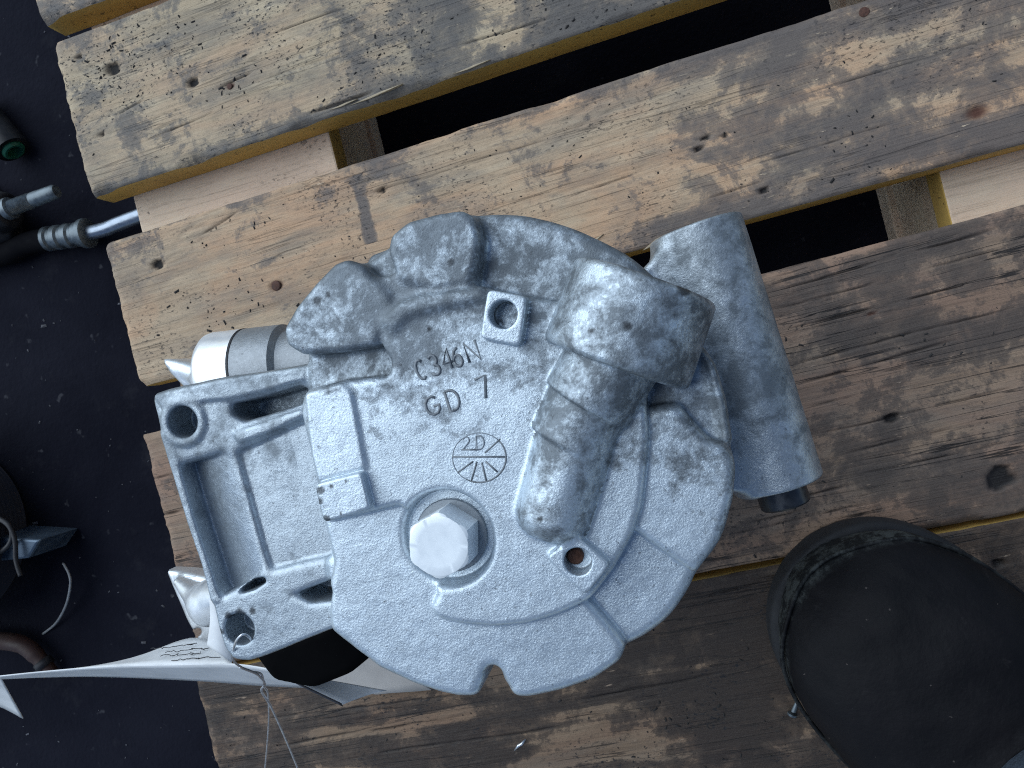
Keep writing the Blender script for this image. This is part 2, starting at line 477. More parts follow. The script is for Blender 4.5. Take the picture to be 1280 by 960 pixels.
def deck_board(y0, y1, x0, x1, mat, seed, grime_fn, marks=(), rusts=(), cracks=(), dx=0.0022, dy=0.00065):
    nx = int((x1 - x0) / dx) + 1; ny = int((y1 - y0) / dy) + 1
    u = np.linspace(0, 1, nx); v = np.linspace(0, 1, ny)
    X, Y = np.meshgrid(x0 + (x1 - x0) * u, y0 + (y1 - y0) * v, indexing='ij')
    ey0 = Y - y0; ey1 = y1 - Y; ex0 = X - x0
    chip = lambda A, sc, sd: np.clip(fbm(A * sc, A * 0 + sd, seed + sd, 4) - 0.42, 0, 1)
    rr0 = 0.0016 + 0.016 * chip(X, 42, 3); rr1 = 0.0014 + 0.012 * chip(X, 47, 5); rrx = 0.0015 + 0.007 * chip(Y, 130, 7)
    Z = np.zeros_like(X)
    for e, rr in ((ey0, rr0), (ey1, rr1), (ex0, rrx)):
        Z -= 0.55 * rr * np.clip(1 - e / rr, 0, 1) ** 2
    Z += 0.0007 * (fbm(X * 9, Y * 70, seed + 20, 4) - 0.5) + 0.0011 * (fbm(X * 7, Y * 9, seed + 30, 3) - 0.5)
    rough = np.clip(fbm(X * 16, Y * 22, seed + 41, 3) - 0.5, 0, 1) * 2
    Z += rough * 0.0016 * (fbm(X * 120, Y * 420, seed + 50, 3) - 0.55)
    mark = np.zeros_like(X); rust = np.zeros_like(X)
    for px, py, r in marks:
        c = P(px, py, 0); rad = 1.3 * r / 2300.0
        d = np.hypot((X - c[0]) / 1.25, Y - c[1]) * (1 + 0.5 * (fbm(X * 300, Y * 300, seed + 60, 2) - 0.5))
        m = np.clip((rad - d) / (0.25 * rad) , 0, 1); mark = np.maximum(mark, m); Z -= m * min(0.0022, rad)
    for px, py, r in rusts:
        c = P(px, py, 0); rad = r / 2300.0
        d = np.hypot((X - c[0]) / 1.6, Y - c[1]); rust = np.maximum(rust, np.clip((rad - d) / (0.6 * rad), 0, 1))
        Z -= np.clip((rad - d) / (0.6 * rad), 0, 1) * 0.0012
    for (ax, ay, bx, by, dep, wid) in cracks:
        A = P(ax, ay, 0); B = P(bx, by, 0)
        t = np.clip((X - A[0]) / (B[0] - A[0]), -0.01, 1.01)
        yc = A[1] + (B[1] - A[1]) * t + 0.0016 * (fbm(X * 30, X * 0 + ay, seed + 70, 3) - 0.5)
        inn = np.clip(t * 4, 0, 1) * np.clip((1 - t) * 4, 0, 1) * ((t > 0) & (t < 1)) * np.clip(fbm(X * 60, X * 0 + by, seed + 75, 3) * 3 - 0.7, 0, 1)
        m = inn * np.clip(1.3 - np.abs(Y - yc) / (0.6 * wid), 0, 1)
        Z -= m * dep; mark = np.maximum(mark, 0.8 * m)
    wob0 = 0.0016 * (fbm(X * 25, X * 0 + 1.3, seed + 80, 4) - 0.5); wob1 = 0.0016 * (fbm(X * 25, X * 0 + 2.3, seed + 90, 4) - 0.5)
    wobx = 0.0020 * (fbm(Y * 85, Y * 0 + 0.7, seed + 99, 4) - 0.5)
    Yw = Y + wob0 * np.clip(1 - ey0 / 0.02, 0, 1) + wob1 * np.clip(1 - ey1 / 0.02, 0, 1)
    Xw = X + wobx * np.clip(1 - ex0 / 0.02, 0, 1)
    grime = grime_fn(X, Y, np.minimum(ey0, ey1), ey0, ey1)
    V = np.stack([Xw, Yw, Z], -1).reshape(-1, 3)
    I = np.arange(nx * ny).reshape(nx, ny)
    top = np.stack([I[:-1, :-1], I[1:, :-1], I[1:, 1:], I[:-1, 1:]], -1).reshape(-1, 4)
    ring = np.concatenate([I[:, 0], I[-1, 1:], I[-2::-1, -1], I[0, -2:0:-1]])
    RV = V[ring].copy(); mid = RV.copy(); mid[:, 2] = -BOARD_T * 0.5; bot = RV.copy(); bot[:, 2] = -BOARD_T
    n0 = len(V); m = len(ring); V = np.concatenate([V, RV, mid, bot])
    i = np.arange(m); j = (i + 1) % m
    side = [np.stack([n0 + k * m + j, n0 + k * m + i, n0 + (k + 1) * m + i, n0 + (k + 1) * m + j], 1) for k in (0, 1)]
    b0 = n0 + 2 * m
    corners = [b0, b0 + nx - 1, b0 + nx - 1 + ny - 1, b0 + 2 * (nx - 1) + ny - 1]
    Q = np.concatenate([top] + side + [np.array([corners[::-1]])])
    me = mesh_quads('deck_board', V, Q)
    me.materials.append(mat); me.materials.append(YEL)
    mi = np.zeros(len(Q), np.int32); mi[len(top):] = 1
    me.polygons.foreach_set('material_index', mi)
    ex = np.zeros(3 * m)
    set_attr(me, 'grime', np.concatenate([grime.ravel(), ex])); set_attr(me, 'mark', np.concatenate([mark.ravel(), ex])); set_attr(me, 'rust', np.concatenate([rust.ravel(), ex]))
    o = link('deck_board', me, None, pallet)
    return o

clip = lambda a: np.clip(a, 0, 1)
def gr1(X, Y, e, e0, e1):
    g = 0.32 + 0.75 * clip(1 - e0 / 0.014) * clip(fbm(X * 20, Y * 40, 5) * 2 - 0.4)
    g += 0.55 * clip((X + 0.17) / 0.14) * clip(fbm(X * 26, Y * 30, 9) * 2.4 - 0.6) + 0.25 * clip(1 - e1 / 0.012)
    return g
def gr2(X, Y, e, e0, e1):
    g = 0.22 + 0.55 * clip(1 - e1 / 0.022) * clip(fbm(X * 24, Y * 50, 15) * 2.2 - 0.5)
    g += 0.60 * clip((X - 0.0) / 0.10) * clip(fbm(X * 30, Y * 75, 19) * 2.2 - 0.45) + 0.5 * clip((X + 0.14) / 0.1) * clip(1 - e0 / 0.02) * clip(fbm(X * 20, Y * 50, 29) * 2 - 0.3)
    a = P(448, 232, 0); b = P(463, 300, 0)
    tt = clip((a[1] - Y) / (a[1] - b[1])); dd = np.abs(X - (a[0] + (b[0] - a[0]) * tt))
    g += 1.3 * clip(1.4 - dd / 0.0035) * ((Y < a[1] + .006) & (Y > b[1] - .002)) * clip(fbm(X * 200, Y * 120, 37, 3) * 2.4 - 0.5)
    return g
def gr3(X, Y, e, e0, e1):
    return 0.34 + 0.6 * clip(fbm(X * 14, Y * 60, 25) * 2 - 0.7) + 0.12 * clip((0.0 - Y) / 0.08) - 0.35 * clip((-0.2 - X) / 0.08)
def gr4(X, Y, e, e0, e1):
    return 0.58 + 0.55 * clip(fbm(X * 22, Y * 50, 35) * 2.2 - 0.8) - 0.55 * clip((fbm(X * 12, Y * 90, 36) - 0.48) * 6) + 0.15 * clip((X + 0.1) / 0.12)

W1 = wood_mat('pale_deck_wood', (0.61, 0.485, 0.325), (0.49, 0.37, 0.235), (0.100, 0.092, 0.088), 0.42, 0.9, 3, 0.62, (0.55, 0.37, 0.235), 0.35)
W2 = wood_mat('tan_deck_wood', (0.59, 0.445, 0.295), (0.47, 0.33, 0.21), (0.125, 0.104, 0.094), 0.38, 0.7, 8, 0.52, (0.60, 0.35, 0.20), 0.4)
W3 = wood_mat('brown_shaded_deck_wood', (0.37, 0.255, 0.172), (0.26, 0.172, 0.115), (0.086, 0.067, 0.056), 0.2, 0.7, 15, 0.5, (0.315, 0.19, 0.132), 0.9)  # brown wood, albedo also lowered to carry some of the person's shadow
W4 = wood_mat('dirty_shaded_deck_wood', (0.32, 0.22, 0.142), (0.21, 0.138, 0.088), (0.036, 0.026, 0.021), 0.40, 0.95, 22, 0.45, (0.245, 0.145, 0.092), 0.75)  # dirty wood, with part of the standing person's shadow in its darker tone
XR = 0.50
yb = P(94, 12, 0)[1]
B0 = deck_board(yb, yb + 0.10, -0.313, XR, W1, 1, gr1, dy=0.002, dx=0.004)
B1 = deck_board(0.1735, 0.2705, -0.3085, XR, W1, 2, gr1,
    marks=[(140, 86, 8), (241, 103, 5), (98, 71, 3), (127, 168, 3)], rusts=[(287, 107, 5)],
    cracks=[(270, 112, 316, 90, .0016, .001), (145, 145, 180, 126, .001, .0008), (175, 178, 270, 138, .001, .0008), (560, 60, 700, 20, .001, .0008), (330, 45, 440, 8, .0008, .0008), (383, 142, 470, 112, .002, .0012)])
B2 = deck_board(0.0535, 0.1440, -0.3075, XR, W2, 3, gr2,
    marks=[(196, 330, 6), (478, 238, 3.5), (405, 383, 2.5), (955, 238, 3), (905, 170, 2.5), (882, 172, 2.5), (873, 186, 3)], rusts=[(1222, 140, 10), (345, 357, 8), (240, 452, 4)],
    cracks=[(240, 300, 300, 262, .001, .001), (610, 252, 680, 232, .0006, .0007), (430, 250, 620, 196, .0005, .0006), (560, 210, 770, 150, .0005, .0006), (700, 250, 800, 216, .0008, .0008), (930, 210, 1130, 150, .0006, .0006), (1000, 120, 1250, 45, .0006, .0006), (880, 250, 960, 226, .001, .0008)])
B3 = deck_board(-0.1235, 0.0245, -0.3135, XR, W3, 4, gr3,
    marks=[(1251, 598, 11), (1115, 523, 5)], rusts=[(1090, 392, 3)],
    cracks=[(945, 371, 1290, 273, .0014, .0008), (955, 392, 1290, 300, .001, .0007), (965, 417, 1290, 333, .0016, .0009), (975, 458, 1290, 377, .0012, .0008), (990, 484, 1200, 424, .0015, .001),
            (1005, 512, 1120, 480, .001, .0008), (1015, 545, 1290, 478, .001, .0008), (1020, 575, 1240, 524, .0009, .0008), (930, 640, 1120, 592, .0012, .0009), (900, 672, 1090, 628, .0009, .0008), (1040, 600, 1290, 548, .0008, .0007), (925, 655, 1010, 636, .0009, .0008), (180, 602, 240, 585, .001, .0008), (196, 645, 260, 631, .0022, .0012), (206, 697, 270, 682, .0014, .001)])
B4 = deck_board(-0.2750, -0.1268, -0.3195, XR, W4, 5, gr4,
    marks=[(355, 850, 6), (1246, 705, 4)], cracks=[(290, 905, 700, 850, .0008, .0008), (300, 940, 600, 890, .0012, .001), (420, 950, 760, 900, .001, .0009), (700, 880, 960, 830, .001, .0009), (880, 745, 975, 722, .001, .0009)])

B5 = deck_board(-0.4050, -0.2790, -0.3150, XR, W4, 6, gr4, dy=0.002, dx=0.004)

def nail(board, px, py, r, mat):
    c = P(px, py, 0.0)
    lathe('nail', (c[0], c[1], -0.006), (0, 0, 1), [(0, r * .4), (0.0052, r * .4), (0.0053, r * .96), (0.006, r), (0.0064, r * .85), (0.0066, r * .2)], mat, board, 14)
RUST = simple_mat('rusty_steel', (0.13, 0.06, 0.04), 0.7, 0.3, 0.6, 900, 0.5)
nail(B2, 345, 357, 0.0030, RUST); nail(B1, 287, 108, 0.0018, RUST); nail(B2, 1080, 15, 0.0028, RUST)

# torn splinters along the lower edges of the first two boards
SPL = simple_mat('pale_splinter_wood', (0.40, 0.32, 0.215), 0.8, 0, 0.3, 300)
def splinter(board, x, y, ln, wd, yaw):
    d = np.array([math.cos(yaw), math.sin(yaw), 0]); n = np.array([-d[1], d[0], 0]); c = np.array([x, y, 0.0002])
    V = [c - d * ln * .5, c - d * ln * .1 - n * wd, c + d * ln * .5 + np.array([0, 0, .0004]), c + d * ln * .1 + n * wd]
    V2 = [p - np.array([0, 0, 0.0016]) for p in V]
    tops = [p + np.array([0, 0, t]) for p, t in zip(V, (0, .0005, .0008, .0004))]
    link('splinter', mesh('splinter', tops + V2, [(0, 1, 2, 3), (7, 6, 5, 4), (0, 4, 5, 1), (1, 5, 6, 2), (2, 6, 7, 3), (3, 7, 4, 0)]), SPL, board, False)
for b, (px, py), ln, wd, yaw in ((B1, (470, 119), .034, .0007, .05), (B1, (430, 131), .018, .0006, .03), (B1, (590, 84), .022, .0006, .03),
        (B2, (818, 303), .015, .0010, .35), (B2, (745, 300), .010, .0005, .4)):
    c = P(px, py, 0); splinter(b, c[0], c[1], ln, wd, yaw)

STR = wood_mat('stringer_wood', (0.74, 0.60, 0.46), (0.68, 0.53, 0.40), (0.08, 0.065, 0.055), 0.0, 0.6, 31, 0.12, (0.70, 0.52, 0.40), 0.2)
def box(name, x0, x1, y0, y1, z0, z1, mats, parent, side=None):
    V = [(x, y, z) for z in (z0, z1) for (x, y) in ((x0, y0), (x1, y0), (x1, y1), (x0, y1))]
    F = [(3, 2, 1, 0), (4, 5, 6, 7), (0, 1, 5, 4), (1, 2, 6, 5), (2, 3, 7, 6), (3, 0, 4, 7)]
    me = mesh(name, V, F)
    for m in mats: me.materials.append(m)
    if side:
        for i in side: me.polygons[i].material_index = 1
    o = link(name, me, None, parent, False)
    bv = o.modifiers.new('bevel', 'BEVEL'); bv.width = 0.0012; bv.segments = 2
    return o
sx0 = P(415, 182, -BOARD_T)[0]; sx1 = P(1181, 243, -BOARD_T)[0]
zs = -BOARD_T - 0.0004
for a, b in ((-0.2945, sx0), (sx1, sx1 + 0.145)):
    box('stringer_board', a, b, -0.40, yb + 0.095, zs - 0.020, zs, (STR, YEL), pallet, side=(3, 5))
    for y0 in (-0.395, -0.26, -0.035, 0.115, 0.285):
        box('block', a + 0.006, b - 0.006, y0, y0 + 0.10, FLOOR_Z + 0.018, zs - 0.0204, (STR,), pallet)
    box('bottom_board', a + 0.002, b - 0.002, -0.40, yb + 0.095, FLOOR_Z, FLOOR_Z + 0.0178, (STR,), pallet)
# crumbs of dirt and bark trodden onto the deck: nobody could count them
V = []; Q = []
def crumbs(n, y0, y1, x0, x1, sd):
    k = 0
    while k < n:
        x = random.uniform(x0, x1); y = random.uniform(y0, y1)
        if vnoise(np.array([x * 45.0 + sd]), np.array([y * 60.0]), sd)[0] < random.uniform(0.35, 0.8): continue
        k += 1
        s_ = random.choice((0.00025, 0.0003, 0.0004, 0.0005, 0.0008)) * random.uniform(0.8, 1.3); a = random.uniform(0, 6.3); e = random.uniform(0.8, 2.4); b = len(V)
        for (u, v_, z_) in ((-1, -.6, 0), (1, -.8, 0), (.8, .7, 0), (-.7, .9, 0), (0.1, 0, 1.1)):
            u *= e; V.append((x + s_ * (u * math.cos(a) - v_ * math.sin(a)), y + s_ * (u * math.sin(a) + v_ * math.cos(a)), -0.0004 + s_ * 0.9 * z_))
        Q.extend([(b, b + 1, b + 4), (b + 1, b + 2, b + 4), (b + 2, b + 3, b + 4), (b + 3, b, b + 4), (b + 3, b + 2, b + 1, b)])
crumbs(1500, 0.178, 0.266, -0.30, 0.2, 3); crumbs(900, 0.058, 0.14, -0.30, 0.3, 4); crumbs(500, -0.12, 0.02, -0.30, 0.3, 5); crumbs(900, -0.25, -0.13, -0.31, 0.25, 6)
o = link('dirt_crumbs', mesh('dirt_crumbs', V, Q), simple_mat('black_dirt', (0.030, 0.026, 0.024), 0.9, 0, 0.6, 40), smooth=False)
tag(o, 'black dirt crumbs trodden onto the pallet boards', 'dirt', kind='stuff')
#@@PART3
# ------------------------------------------------------------------ compressor
ZT = 0.198                                           # face of the rear head above the deck
def pp(pts, z): return [P(a, b, z)[:2] for a, b in pts]
ctr = P(650, 568, 0.19)
comp = empty('air_compressor', (ctr[0], ctr[1], 0))
tag(comp, 'grey cast aluminium air conditioning compressor standing upright on the pallet', 'compressor')
CAST = cast_mat('cast_aluminium'); CASTB = cast_mat('cast_aluminium_body', (0.54, 0.595, 0.64), (0.20, 0.225, 0.245)); CASTK = cast_mat('cast_aluminium_bracket', (0.46, 0.52, 0.57), (0.22, 0.25, 0.275))
STEEL = simple_mat('zinc_bolt_steel', (0.90, 0.94, 0.96), 0.30, 0.1, 0.015, 300, 0.02, 0.0003)
DARKST = simple_mat('dark_sleeve_steel', (0.07, 0.075, 0.085), 0.35, 0.7, 0.4, 300)
BRIGHT = simple_mat('machined_aluminium', (0.93, 0.94, 0.95), 0.34, 0.45, 0.04, 160, 0.08, 0.0003)
RUBBER = simple_mat('black_rubber', (0.018, 0.018, 0.021), 0.6, 0, 0.3, 250)

lo = np.minimum(P(185, 840, 0.10), P(340, 260, 0.10)); 
f = Field((-0.175, -0.112, 0.098), (0.082, 0.072, 0.222), 0.00058)
HEAD, BRK, BOSS, VALVE, LUGA, PADS = 0, 1, 2, 3, 4, 5
LUGB, PADB, PADC = 6, 7, 8
# base disc
disc = [(600, 268), (650, 268), (700, 279), (745, 297), (790, 321), (832, 360), (870, 415), (897, 470), (912, 540), (917, 590), (913, 640), (899, 680), (870, 714), (862, 735), (840, 768), (810, 792), (783, 806),
        (700, 838), (600, 842), (500, 832), (425, 780), (405, 700), (395, 600), (388, 500), (384, 440), (400, 385), (450, 335), (500, 300), (550, 278)]
f.prism(chaikin(pp(disc, 0.186), 2), 0.150, 0.1885, 0.0035, 0.002, HEAD)
# lower step plate with the notch
low = [(400, 600), (408, 652), (420, 700), (412, 740), (417, 784), (447, 808), (478, 832), (519, 851), (553, 862), (575, 867), (640, 868), (665, 868), (700, 860), (744, 845), (776, 823), (784, 803), (770, 785), (737, 747), (650, 700), (600, 600)]
f.prism(pp(low, 0.190), 0.155, 0.1935, 0.0030, 0.0012, HEAD, blur=6)
f.cyl(P(621, 862, 0.19) * [1, 1, 0] + [0, 0, .14], P(621, 862, 0.19) * [1, 1, 0] + [0, 0, .22], 0.0043, r=0.001, k=0.0042, cut=True)
f.cyl(P(619, 838, 0.19) * [1, 1, 0] + [0, 0, .14], P(619, 838, 0.19) * [1, 1, 0] + [0, 0, .22], 0.0020, r=0.001, k=0.0035, cut=True)
# raised pad on the right flank
rp = [(811, 508), (847, 503), (866, 526), (887, 547), (905, 553), (917, 569), (919, 590), (915, 625), (901, 672), (868, 717), (830, 690), (790, 660), (785, 632), (790, 580), (795, 540)]
f.prism(pp(rp, 0.191), 0.160, 0.1945, 0.0032, 0.0010, HEAD, blur=6)
rim = [(880, 440), (893, 455), (908, 505), (914, 550), (905, 553), (896, 500)]
f.prism(pp(rim, 0.19), 0.160, 0.1905, 0.0018, 0.003, HEAD)
# centre plate
cen = [(479, 432), (477, 408), (488, 390), (530, 371), (580, 363), (610, 361), (660, 370), (690, 376), (720, 380), (780, 400), (800, 440), (807, 489), (811, 540), (808, 580), (802, 632), (791, 667), (767, 710), (738, 748),
       (700, 766), (660, 778), (620, 782), (580, 779), (553, 773), (541, 765), (540, 755), (548, 742), (535, 700), (508, 650), (503, 630), (466, 639), (408, 652), (398, 605), (392, 572), (385, 545), (378, 515), (379, 500), (388, 486), (430, 476), (487, 470), (491, 452)]
f.prism(pp(cen, 0.196), 0.170, ZT, 0.0022, 0.0014, HEAD, blur=5)
f.prism(pp([(383, 492), (428, 480), (440, 490), (458, 585), (400, 600), (392, 570)], ZT), 0.180, ZT + 0.0010, 0.0010, 0.002, HEAD)
# ridge along the upper rim of the centre plate
f.prism(pp([(480, 400), (500, 382), (540, 370), (600, 362), (606, 372), (560, 380), (510, 392), (492, 410)], ZT), 0.185, ZT + 0.0009, 0.001, 0.004, HEAD)
# two mounting lugs on the upper left
l1 = [(497, 335), (490, 317), (494, 297), (515, 280), (552, 270), (582, 266), (598, 275), (605, 300), (601, 330), (592, 358), (550, 366), (508, 352)]
f.prism(pp(l1, 0.193), 0.150, 0.1982, 0.0026, 0.0020, LUGA, blur=4)
l2 = [(362, 412), (377, 385), (402, 355), (425, 331), (441, 326), (460, 333), (474, 350), (492, 368), (500, 388), (484, 405), (477, 433), (430, 441), (385, 443), (366, 431)]
f.prism(pp(l2, 0.193), 0.150, 0.1978, 0.0024, 0.0018, LUGB, blur=3)
f.prism(pp([(454, 338), (463, 319), (490, 309), (530, 300), (515, 352)], 0.178), 0.145, 0.1795, 0.003, 0.002, HEAD)
f.prism(pp([(425, 345), (468, 350), (497, 342), (560, 340), (594, 350), (588, 366), (540, 373), (495, 392), (476, 428), (425, 425)], 0.194), 0.16, 0.1966, 0.002, 0.003, LUGB)
# pads
hp = [(609, 361), (659, 371), (650, 433), (600, 423)]
f.prism(pp(hp, 0.203), 0.185, 0.2032, 0.0007, 0.0007, PADS, blur=4)
scp = [(722, 668), (764, 703), (732, 742), (683, 694)]
f.prism(pp(scp, 0.200), 0.185, 0.2024, 0.0006, 0.0007, PADB, blur=4)
sp_ = [(397, 604), (455, 589), (466, 634), (408, 652)]
f.prism(pp(sp_, 0.2), 0.178, 0.2022, 0.0007, 0.0007, PADC, blur=3)
# stepped valve housing lying across the head
def ax(px, py, z): return P(px, py, z)
zc = 0.1945
a0, a1 = ax(808, 350, zc), ax(769, 456, zc)
f.cyl(a0, a1, 0.0212, 0.0220, 0.0022, 0.0007, VALVE)
zc2 = 0.1958
f.cyl(ax(772, 440, zc2), ax(733, 506, zc2), 0.0138, 0.0136, 0.0009, 0.0006, VALVE)
f.cyl(ax(745, 480, zc2), ax(712, 554, zc2), 0.0125, 0.0122, 0.0009, 0.0006, VALVE)
f.cyl(ax(725, 530, zc2), ax(684, 672, zc2), 0.0116, 0.0112, 0.0075, 0.0016, VALVE)
# bolt seat, holes
bc = P(556, 674, ZT)
f.cyl((bc[0], bc[1], 0.1900), (bc[0], bc[1], 0.22), 0.0142, 0.0164, r=0.0008, k=0.0022, cut=True)
hc = P(629, 393, 0.2032); f.cyl((hc[0], hc[1], 0.1945), (hc[0], hc[1], 0.22), 0.0041, r=0.0005, k=0.0006, cut=True)
sc = P(723, 700, 0.2004); f.cyl((sc[0], sc[1], 0.1955), (sc[0], sc[1], 0.22), 0.0040, r=0.0005, k=0.0006, cut=True)
# ---- mounting bracket on the left
ZB = 0.186
brk = [(190, 500), (193, 493), (210, 487), (280, 472), (330, 466), (380, 456), (425, 470), (435, 600), (428, 785), (412, 788), (380, 801), (330, 821), (310, 827), (291, 825), (280, 812), (272, 785), (265, 752), (255, 710), (235, 652), (215, 587), (202, 548)]
f.prism(pp(brk, ZB), 0.146, ZB, 0.0015, 0.0020, BRK, blur=4)
h1 = P(230, 527, ZB); h2 = P(299, 787, ZB)
f.cyl((h1[0], h1[1], 0.15), (h1[0], h1[1], ZB + 0.0012), 0.0094, 0.0082, r=0.0012, k=0.002, lab=BRK)
f.prism(pp([(188 + 6, 494), (280, 474), (382, 458), (384, 474), (340, 486), (286, 498), (262, 500), (205, 508)], ZB), 0.16, ZB + 0.0010, 0.001, 0.002, BRK)
f.prism(pp([(292, 541), (330, 529), (378, 512), (384, 520), (340, 540), (300, 553)], ZB), 0.16, ZB + 0.0012, 0.001, 0.002, BRK)
lx0 = P(240, 660, ZB); lx1 = P(306, 640, ZB)
def rec_floor(X, Y):
    n = (lx1 - lx0)[:2]; L = np.linalg.norm(n); n /= L
    t = np.clip(((X - lx0[0]) * n[0] + (Y - lx0[1]) * n[1]) / L, -0.3, 1.2)
    return 0.1765 + 0.0095 * np.clip(t, 0, 1) ** 1.15
f.prism(pp([(223, 583), (280, 567), (287, 573), (328, 708), (318, 722), (274, 746), (269, 744), (261, 712), (242, 652)], ZB), 0.158, 0.21, 0.0008, 0.0032, cut=True, tilt=rec_floor, blur=4)
f.prism(pp([(200, 540), (214, 587), (234, 652), (254, 710), (264, 752), (275, 750), (263, 712), (243, 652), (224, 586), (214, 545)], ZB), 0.148, ZB, 0.0007, 0.0022, BRK, blur=2)
f.prism(pp([(288, 506), (330, 496), (374, 482), (384, 487), (381, 502), (352, 513), (304, 527), (291, 520)], ZB), 0.168, 0.21, 0.0012, 0.0025, cut=True, blur=4)
f.prism(pp([(296, 566), (330, 551), (383, 525), (389, 545), (396, 572), (403, 612), (412, 655), (416, 694), (380, 701), (338, 712), (330, 690)], ZB), 0.1838, 0.21, 0.0010, 0.0030, cut=True, blur=6)
f.prism(pp([(366, 744), (395, 733), (419, 724), (425, 730), (421, 750), (388, 754)], ZB), 0.170, 0.21, 0.0010, 0.0022, cut=True, blur=4)
f.prism(pp([(297, 739), (312, 727), (330, 722), (332, 728), (318, 737), (300, 743)], ZB), 0.174, 0.21, 0.0006, 0.0012, cut=True, blur=2)
for h_ in (h1, h2): f.cyl((h_[0], h_[1], 0.1735), (h_[0], h_[1], 0.22), 0.0054, r=0.0004, k=0.0010, cut=True)
# ---- long mounting boss on the right, lower down
zt = 0.142
A = P(974, 606, zt); B = P(868, 286, zt)
f.cyl(A, B, 0.0150, 0.0165, 0.0010, 0.004, BOSS)
gus = [(806, 333), (824, 313), (867, 293), (919, 277), (932, 330), (950, 420), (960, 520), (940, 617), (880, 612), (800, 560), (780, 420)]
f.prism(pp(gus, zt + 0.011), 0.118, zt + 0.0115, 0.0022, 0.005, BOSS, blur=3)
f.cyl((ctr[0], ctr[1], 0.099), (ctr[0], ctr[1], 0.165), 0.056, 0.056, 0.001, 0.004, BOSS)
f.roughen(0.00026, 95)
f.roughen(0.00012, 330, 21)

# where the grey oxide film lies thickest, in the plane of the head
def stain(Vv):
    x, y, z = Vv[:, 0] - ctr[0], Vv[:, 1] - ctr[1], Vv[:, 2]
    # light, cleaner zone towards the lower left of the head; grey towards the top and the valve housing
    s = 0.40 + 9.0 * (y - 0.008) + 3.2 * (x + 0.005)
    s += 0.16 * np.clip((x - 0.02) / 0.03, 0, 1) - 0.20 * np.clip((-0.015 - y) / 0.03, 0, 1)
    s = np.where(z < 0.17, np.minimum(s, 0.52) + 0.05, s)
    s += 0.5 * (fbm(x * 42 + 5, y * 42 + 9, 61, 3) - 0.5)
    xl = x + 0.075
    s = np.where(xl < 0, 0.30 + 0.25 * np.clip((y + 0.005) / 0.03, 0, 1) + 0.35 * (fbm(x * 42 + 5, y * 42 + 9, 61, 3) - 0.5), s)
    return np.clip(s, 0.02, 0.76)
def stain_valve(Vv):
    return np.clip(0.56 + 0.25 * (fbm(Vv[:, 0] * 60, Vv[:, 1] * 60, 66, 3) - 0.5) * 2, 0.3, 0.76)
def stain_pad(Vv): return stain(Vv) - 0.22
def marks(Vv):
    m = np.zeros(len(Vv))
    for px, py, r, z in ((742, 414, 5, .206), (786, 409, 6, .204), (565, 328, 6, .197), (398, 376, 8, .197), (412, 369, 5, .197), (535, 411, 4, .199), (853, 366, 9, .2), (680, 642, 4, .199), (404, 612, 7, .2), (403, 625, 6, .2), (412, 646, 6, .2), (430, 640, 3, .2), (418, 606, 4, .2), (436, 600, 3, .2), (480, 752, 2, .194), (300, 768, 9, .186), (285, 770, 8, .186), (276, 790, 6, .186), (316, 764, 6, .186)):
        c = P(px, py, z); d = np.hypot(Vv[:, 0] - c[0], Vv[:, 1] - c[1]); rad = r / 4300
        d = d * (1 + 0.9 * (fbm(Vv[:, 0] * 900, Vv[:, 1] * 900, 5, 2) - 0.5))
        m = np.maximum(m, np.clip((rad - d) / (0.5 * rad), 0, 0.85))
    return m
parts = split_field(f, {HEAD: 'rear_head', BRK: 'mounting_bracket', BOSS: 'main_housing', VALVE: 'valve_housing', LUGA: 'mounting_lug', LUGB: 'mounting_lug', PADS: 'screw_pad', PADB: 'screw_pad', PADC: 'raised_pad'},
                    {0: CAST, BOSS: CASTB, BRK: CASTK}, comp, {'stain': stain, 'mark': marks})
head = parts[HEAD]
for k in (PADS, PADB, PADC, VALVE):          # the machined-off pads are barer than the casting round them
    me = parts[k].data; co = np.empty(len(me.vertices) * 3, np.float32); me.vertices.foreach_get('co', co)
    me.attributes['stain'].data.foreach_set('value', (stain_valve if k == VALVE else stain_pad)(co.reshape(-1, 3)).astype(np.float32))

# ---- lower housing, clutch and pulley it stands on
lathe('front_housing', (ctr[0], ctr[1], 0.042), (0, 0, 1), [(0, .030), (0, .046), (.004, .050), (.03, .050), (.034, .0545), (.058, .0545)], CASTB, comp, 72)
pprof = [(0.006, .026), (0.006, .052), (0.008, .0545)]
for i in range(6): pprof += [(0.010 + i * .0036, .0545), (0.0118 + i * .0036, .0515), (0.0136 + i * .0036, .0545)]
pprof += [(0.034, .0545), (0.036, .050), (0.041, .030)]
lathe('pulley', (ctr[0], ctr[1], 0.0), (0, 0, 1), pprof, RUBBER, comp, 72)
lathe('clutch_hub', (ctr[0], ctr[1], 0.0), (0, 0, 1), [(0, .020), (0, .046), (.004, .048), (.0058, .046), (.0058, .02)], BRIGHT, comp, 48)

